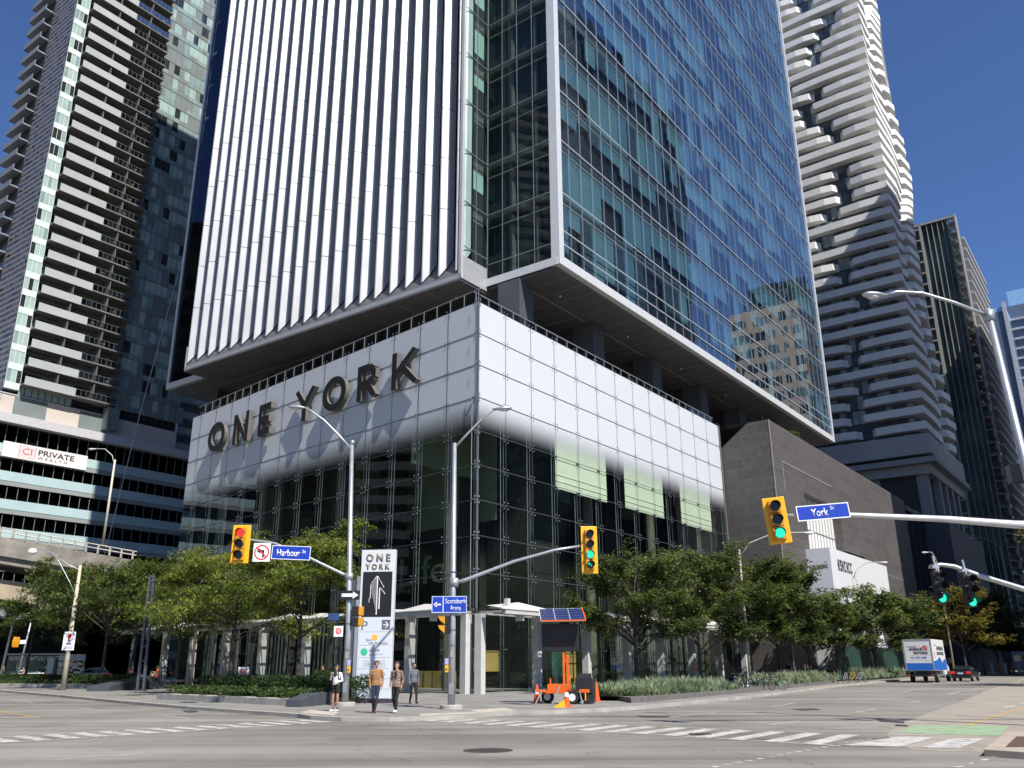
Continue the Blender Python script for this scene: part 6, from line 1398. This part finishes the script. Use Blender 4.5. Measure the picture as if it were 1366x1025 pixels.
person('bearded man in grey jacket and black trousers walking behind the others',P,a-18,cloth('grey_jacket',(.12,.13,.15)),cloth('black_trousers',(.012,.012,.015)),cloth('black_shoe',(.02,.018,.018)),'dark',
  dict(kneeL=(-.1,.14,.52),ankL=(-.1,.15,.1),toeL=(-.12,.31,.06),kneeR=(.1,.02,.5),ankR=(.1,-.16,.1),toeR=(.11,.0,.04),elL=(-.24,-.08,1.15),wrL=(-.24,.0,.9),elR=(.24,.02,1.15),wrR=(.24,.14,.93)),H_=1.74,coat=.5,beard=True)
# farther people
def far(lab,x,y,az,top,bot,H_=1.72,hair='dark',pose={},shoe=(.03,.03,.03),z=0,coat=.5,P=None,longhair=False):
    P=P or gp(x,y,z); return person(lab,P,az_cam(P)+az,cloth('top_%d%d'%(x,y),top),cloth('bot_%d%d'%(x,y),bot),cloth('shoe_%d%d'%(x,y),shoe),hair,pose,near=False,H_=H_,coat=coat,longhair=longhair)
walk=dict(kneeL=(-.1,.14,.52),ankL=(-.1,.2,.1),toeL=(-.12,.35,.06),kneeR=(.1,.02,.5),ankR=(.1,-.22,.12),toeR=(.11,-.06,.04),wrL=(-.25,.1,.92),wrR=(.25,-.02,.9))
rw=far('woman in bright red jacket carrying a beige bag beside the dark mast',207,920,100,(.75,.05,.03),(.02,.02,.02),1.7,'blonde',walk,coat=1,longhair=True)
m=MB(); m.box(-.34,-.2,-.05,.42,.95,1.3); m.build('bag',cloth('beige_bag',(.6,.38,.2)),rw,bevel=.03)
far('man in cream jacket standing behind the planter hedge with his back turned',245,912,170,(.6,.55,.45),(.3,.2,.1),1.78,'dark')
far('woman in white shirt beside a man in a grey vest, behind the planter hedge',276,913,60,(.65,.6,.55),(.1,.1,.1),1.62,'brown',longhair=True)
far('man in grey vest and cap behind the planter hedge',286,913,120,(.12,.15,.17),(.08,.08,.09),1.78,'grey')
far('person in red top in the shade between columns, left of the backpack woman',429,923,80,(.5,.03,.03),(.03,.03,.03),1.7,'dark',walk,P=gp(429,926))
sp_=far('person in pink jacket sitting on the dark grey wedge bench',168,914,-70,(.5,.2,.17),(.02,.02,.02),1.65,'dark',
  dict(pel=(0,-.05,.1),hipL=(-.09,0,.1),hipR=(.09,0,.1),kneeL=(-.1,.4,.32),kneeR=(.1,.42,.3),ankL=(-.1,.72,.06),ankR=(.1,.8,.05),toeL=(-.1,.86,.14),toeR=(.1,.95,.14),chest=(0,-.12,.42),neck=(0,-.12,.63),head=(0,-.1,.77),shL=(-.18,-.12,.56),shR=(.18,-.12,.56),elL=(-.25,.0,.32),elR=(.25,.0,.32),wrL=(-.1,.2,.34),wrR=(.1,.2,.34)),shoe=(.6,.6,.6),z=0,coat=0,P=gp(165,917)+Vector((.0,.9,.82)))
far('woman in jeans with an orange bag beside the amber signal pole',29,907,70,(.35,.22,.18),(.08,.18,.42),1.7,'brown',walk,P=gp(29,910)*.93)
far('person in dark green coat at the left edge of the view',2,909,80,(.06,.08,.04),(.03,.03,.03),1.78,'brown',walk,P=gp(2,912)*.93,coat=1.2)
for x,lab in ((1042,'person in black standing nearest the thin post under the zelkova trees'),(1053,'second person in black, right of the thin post under the zelkova trees')):
    far(lab,x,912,30 if x<1050 else -40,(.012,.012,.014),(.012,.012,.012),1.75,'dark',P=onN(x,6.5),coat=1)
cy=far('cyclist in white shirt bending over by the farther bicycles',1100,911,-80,(.7,.7,.68),(.05,.05,.06),1.7,'dark',dict(chest=(0,.28,1.15),neck=(0,.45,1.25),head=(0,.56,1.33),shL=(-.18,.4,1.22),shR=(.18,.4,1.22),elL=(-.2,.55,1.0),elR=(.2,.55,1.0),wrL=(-.15,.65,.8),wrR=(.15,.65,.8)),P=onN(1100,6.2))
# ================================================================ bicycles
def bicycle(lab,P,rz,col,lean=.08):
    o=thing('bicycle',lab,'bicycle',P,rz,'bicycles parked along York Street'); o.rotation_euler=(lean,0,rz)
    fr=mat('bike_'+col,dict(white=(.6,.6,.6),black=(.02,.02,.02),teal=(.03,.3,.28),yellow=(.5,.35,.05),red=(.35,.04,.03),silver=(.35,.36,.38))[col],.3,var=.03)
    for x in (-.52,.52):
        m=MB(); k=22; v=[];f=[]
        for j in range(k):
            a=2*PI*j/k
            for q in range(5): b=2*PI*q/5; rr_=.33+.02*cos(b); v.append((x+rr_*cos(a),.02*sin(b),.35+rr_*sin(a)))
        for j in range(k):
            for q in range(5): f.append((j*5+q,j*5+(q+1)%5,((j+1)%k)*5+(q+1)%5,((j+1)%k)*5+q))
        m.add(v,f); t_=m.build('tyre',rubber,o); m=MB()
        for j in range(10): a=2*PI*j/10; m.bar((x,0,.35),(x+.31*cos(a),0,.35+.31*sin(a)),.006,.006)
        m.cyl((x,0,.35),(0,1,0),.03,.09,8); m.build('rim',galv,t_)
    m=MB()
    for a,b in (((-.52,0,.35),(-.08,0,.3)),((-.08,0,.3),(-.2,0,.85)),((-.2,0,.78),(.36,0,.83)),((-.08,0,.3),(.38,0,.75)),((-.52,0,.35),(-.19,0,.78)),((.35,0,.9),(.52,0,.35))): m.tube([a,b],.018,6)
    m.build('frame',fr,o); m=MB(); m.ell((-.22,0,.95),(.14,.06,.03)); m.tube([(-.2,0,.8),(-.22,0,.94)],.014,6); m.build('saddle',black,o); m=MB(); m.tube([(.35,0,.9),(.33,0,1.02)],.015,6); m.tube([(.36,-.28,1.02),(.33,0,1.03),(.36,.28,1.02)],.014,6); m.build('handlebar',black,o)
    m=MB(); m.cyl((-.08,.05,.3),(0,1,0),.09,.01,12); m.bar((-.08,.07,.3),(-.02,.07,.16),.02,.02); m.build('crank',galv,o)
for x,y,rz,c,lab in ((984,922,1.9,'white','white framed bicycle at the left of the nearer rack'),(994,922.5,1.6,'black','black bicycle pressed against the white one at the nearer rack'),(1008,921.5,2.0,'silver','silver bicycle in the middle of the nearer rack'),(1022,921.2,.5,'black','black bicycle with its wheel toward the kerb at the right of the nearer rack'),(1034,920.5,-.3,'black','black bicycle lying farthest right in the nearer rack')):
    bicycle(lab,gp(x,y),rz,c,.12)
for x,y,rz,c,lab in ((1118,912,1.2,'teal','teal bicycle at the farther rack'),(1128,911.5,.9,'silver','silver bicycle between the teal and yellow ones'),(1138,911,.7,'yellow','yellow bicycle at the farther rack'),(1149,910.5,.5,'silver','silver bicycle at the right end of the farther rack')):
    bicycle(lab,gp(x,y),rz,c,.1)
# ================================================================ vehicles
def wheel(par,x,y,r,w_=.22,rimc=None):
    m=MB(); m.cyl((x,y,r),(0,1,0),r,w_,22); t_=m.build('wheel',rubber,par,bevel=.03); sgn=-1 if y<0 else 1
    m=MB(); m.cyl((x,y+sgn*w_*.5,r),(0,1,0),r*.62,.03,16); 
    rm=m.build('rim',rimc or galv,t_); m=MB()
    for j in range(5): a=2*PI*j/5; m.bar((x,y+sgn*(w_*.5+.02),r),(x+cos(a)*r*.55,y+sgn*(w_*.5+.02),r+sin(a)*r*.55),.05,.02)
    return t_
def car(lab,P,rz,paint,hatch=False,group=None,nm='parked_car',cat='car'):
    o=thing(nm,lab,cat,P,rz,group); L_=2.3
    pm=mat('paint_'+paint,dict(black=(.012,.012,.014),grey=(.28,.29,.31),dark=(.03,.035,.045))[paint],.22,metal=.3,var=.03,spec=.8)
    if hatch: pr=[(-2.2,.35),(-2.25,.75),(-2.15,.95),(-1.0,1.05),(1.9,1.08),(2.15,.95),(2.25,.5),(2.2,.32)]; gh=[(-1.15,1.0),(-.35,1.55),(.6,1.66),(1.6,1.6),(2.05,1.05)]
    else: pr=[(-2.35,.35),(-2.4,.62),(-2.25,.82),(-1.1,.95),(1.75,1.0),(2.3,.98),(2.42,.75),(2.38,.35)]; gh=[(-1.2,.92),(-.45,1.38),(.55,1.45),(1.15,1.38),(1.9,1.0)]
    # front at -x
    m=MB(); m.xprism(pr,-.88,.88); b=m.build('body',pm,o,bevel=.09)
    def inset(poly,k): return poly
    m=MB(); n=len(gh); v=[(x,-.82 if z<1.1 else -.62,z) for x,z in gh]+[(x,.82 if z<1.1 else .62,z) for x,z in gh]
    m.add(v,[tuple(range(n)),tuple(range(2*n-1,n-1,-1))]+[((i+1)%n,i,n+i,n+(i+1)%n) for i in range(n)]); m.build('cabin',pm,o,bevel=.05)
    wg=mat('car_window',(.01,.012,.014),.05,var=.1,spec=1); c=sum(x for x,_ in gh)/n; cz=1.22 if not hatch else 1.3
    for s_ in (-1,1):
        m=MB(); q=[(c+(x-c)*.86,s_*((.82 if z<1.1 else .62)+.012),cz+(z-cz)*.72) for x,z in gh]; m.add(q,[tuple(range(n))]); m.box(c+.0,c+.06,*sorted((s_*.7,s_*.755)),cz-.2,cz+.2,1); m.build('side_window',[wg,pm],o)
    m=MB(); a,b2=gh[0],gh[1]; e=.02; m.add([(a[0]-.03+.08,-.7,a[1]+.1),(a[0]-.03+.08,.7,a[1]+.1),(b2[0]-.06,.58,b2[1]-.02),(b2[0]-.06,-.58,b2[1]-.02)],[(0,1,2,3)]); m.build('windscreen',wg,o)
    m=MB(); a,b2=gh[-1],gh[-2]; m.add([(a[0]-.08+.04,-.7,a[1]+.08),(a[0]-.08+.04,.7,a[1]+.08),(b2[0]+.06,.58,b2[1]-.03),(b2[0]+.06,-.58,b2[1]-.03)],[(0,3,2,1)]); m.build('rear_window',wg,o)
    xr=pr[-2][0]; zr=.82
    for s_ in (-1,1):
        m=MB(); m.box(xr-.18,xr+.012,*sorted((s_*.5,s_*.9)),zr-.12,zr+.1); m.build('tail_light',mat('tail_red',(.6,.02,.02),.2,emit=.35),o,bevel=.02)
        m=MB(); m.box(pr[1][0]-.01,pr[1][0]+.25,*sorted((s_*.5,s_*.89)),.6,.78); m.build('headlight',mat('head_lamp',(.6,.6,.6),.1),o,bevel=.02)
        m=MB(); m.box(-.95,-.75,*sorted((s_*.86,s_*1.05)),.98,1.12); m.build('door_mirror',pm,o,bevel=.03)
    m=MB(); m.box(xr-.01,xr+.02,-.26,.26,.68,.82); m.build('licence_plate',mat('plate',(.6,.6,.62),.4),o); m=MB(); m.box(xr-.3,xr+.02,-.86,.86,.3,.45); m.build('bumper',black,o,bevel=.03)
    for x in (-1.4,1.42):
        for s_ in (-1,1): wheel(o,x,s_*.8,.33)
    return o
road_dir=PI/2-AR-.02
def roadp(x,y): return gp(x,y,RZ)
P=roadp(1284,909.3); car('black sedan with red tail lights driving beside the white truck',P+DR*2.2,road_dir+PI,'black',nm='sedan')
P=gp(120,905)*.80; car('silver grey hatchback parked behind the far left hedge',Vector((P.x,P.y,-.05)),.42,'grey',True,nm='hatchback')
P=gp(32,905)*.86; car('dark car behind the bus shelter at far left',Vector((P.x,P.y,-.05)),.5,'dark',nm='sedan')
P=gp(205,905)*.97; car('dark car in the shade behind the woman in red',Vector((P.x,P.y,-.05)),.6,'dark',True,nm='hatchback')
# moving truck
P=roadp(1230,911); TK=thing('moving_truck','white and blue box truck of a moving company seen from behind','truck',P+DR*.1,road_dir+.05)
tw=mat('truck_white',(.66,.66,.65),.4,var=.05); tb=mat('truck_blue',(.02,.13,.5),.35,var=.04)
m=MB(); m.box(0,6.6,-1.25,1.25,1.05,3.85); bx_=m.build('cargo_box',tw,TK,bevel=.03)
m=MB(); m.box(-.03,0.02,-1.25,-1.13,1.05,3.85); m.box(-.03,.02,1.13,1.25,1.05,3.85); m.box(-.03,.02,-1.13,1.13,3.7,3.85); m.build('rear_frame',galv,bx_)
m=MB(); 
for k in range(6): m.box(-.012,.0,-1.12,1.12,1.1+k*.43,1.1+k*.43+.41)
m.build('roll_door',tw,bx_)
m=MB(); m.box(-.022,-.013,-1.1,1.1,1.1,1.72); m.add([(.02,-1.26,1.1),(6.58,-1.26,1.1),(6.58,-1.26,2.0),(5.6,-1.26,2.1),(4.6,-1.26,1.75),(3.4,-1.26,2.3),(2.6,-1.26,2.15),(1.6,-1.26,1.95),(.02,-1.26,1.9)],[(0,1,2,3,4,5,6,7,8)]); m.build('blue_band',tb,bx_)
tk_=mat('truck_ink',(.06,.06,.08),.6); rdm=mat('truck_red',(.5,.06,.05),.5)
text('AVENUE','lettering',tk_,bx_,(-.02,.75,2.85),(0,-1,0),(0,0,1),w=1.15,h=.26,bold=.03); text('MOVING','lettering',tk_,bx_,(-.02,.35,2.53),(0,-1,0),(0,0,1),w=1.2,h=.24,bold=.03)
text('416 222 6683','lettering',mat('ink_blue',(.1,.1,.35),.6),bx_,(-.02,.7,2.15),(0,-1,0),(0,0,1),w=1.4,h=.16)
m=MB(); m.box(-.02,-.015,.1,.9,3.15,3.2); m.build('small_print',tk_,bx_)
m=MB(); 
for j in range(8):
    a,b=2*PI*j/8,2*PI*(j+1)/8; m.add([(-.022,-.65+cos(t)*r_,3.05+sin(t)*r_) for r_ in (.24,.13) for t in (a,b)],[(0,1,3,2)])
m.bar((-.022,-.8,2.9),(-.022,-.5,3.2),.01,.05); m.build('red_emblem',rdm,bx_)
text('AVENUE','lettering',tk_,bx_,(2.2,-1.262,2.9),(1,0,0),(0,0,1),w=3.6,h=.35,bold=.03); text('MOVING','lettering',tk_,bx_,(2.2,-1.262,2.45),(1,0,0),(0,0,1),w=3.6,h=.3,bold=.03)
m=MB(); m.box(1.0,2.4,-1.266,-1.26,3.3,3.36); m.box(.8,1.0,-1.266,-1.26,2.1,2.7); m.build('side_marks',[rdm],bx_)
m=MB(); m.box(.1,8.6,-.5,.5,.7,1.03); m.box(-.1,.3,-1.1,1.1,.55,.7); m.box(0,.15,-1.15,-1.0,.6,1.05); m.box(0,.15,1.0,1.15,.6,1.05); m.build('chassis',black,TK)
m=MB(); m.xprism([(6.75,.6),(6.75,2.6),(7.2,2.7),(8.0,2.6),(8.5,1.6),(9.2,1.4),(9.3,.6)],-1.05,1.05); m.build('cab',tw,TK,bevel=.08)
m=MB(); m.box(7.0,8.0,-1.07,-1.055,1.65,2.4); m.build('cab_window',mat('car_window',(.01,.012,.014)),TK)
for x in (1.6,8.0):
    for y in (-1.05,1.05): wheel(TK,x,y,.48,.3)
m=MB(); m.box(7.9,8.05,-1.6,-1.25,1.7,2.2); m.build('door_mirror',black,TK)
for y in (-1.05,.95): m=MB(); m.box(-.12,-.1,y,y+.12,.62,.72); m.build('tail_light',mat('tail_red',(.6,.02,.02)),TK)
# grey van/bus in the shade at the right edge
P=Vector((73.8,130,RZ)); VN=thing('delivery_van','grey box van in the shade at the right edge of the street','van',P,road_dir+.3)
m=MB(); m.box(0,6.5,-1.2,1.2,.6,3.2); m.build('box_body',mat('van_grey',(.3,.32,.38),.5),VN,bevel=.1); m=MB(); m.box(-.02,0,-.9,.9,1.9,2.7); m.build('rear_window',mat('car_window',(.01,.012,.014)),VN)
for x in (1.3,5): 
    for y in (-1.05,1.05): wheel(VN,x,y,.42)
P=Vector((82,131,RZ))
m=MB(); 
for i in range(6): m.box(i*1.2,i*1.2+.5,0,.05,0,1.5,i%2)
o=m.build('site_barrier',[mat('barrier_white',(.55,.5,.45),.7),mat('barrier_orange',(.5,.15,.06),.7)]); o.location=(67,126,0); o.rotation_euler=(0,0,.3); tag(o,'row of white and orange hoarding boards at the street end','barrier')
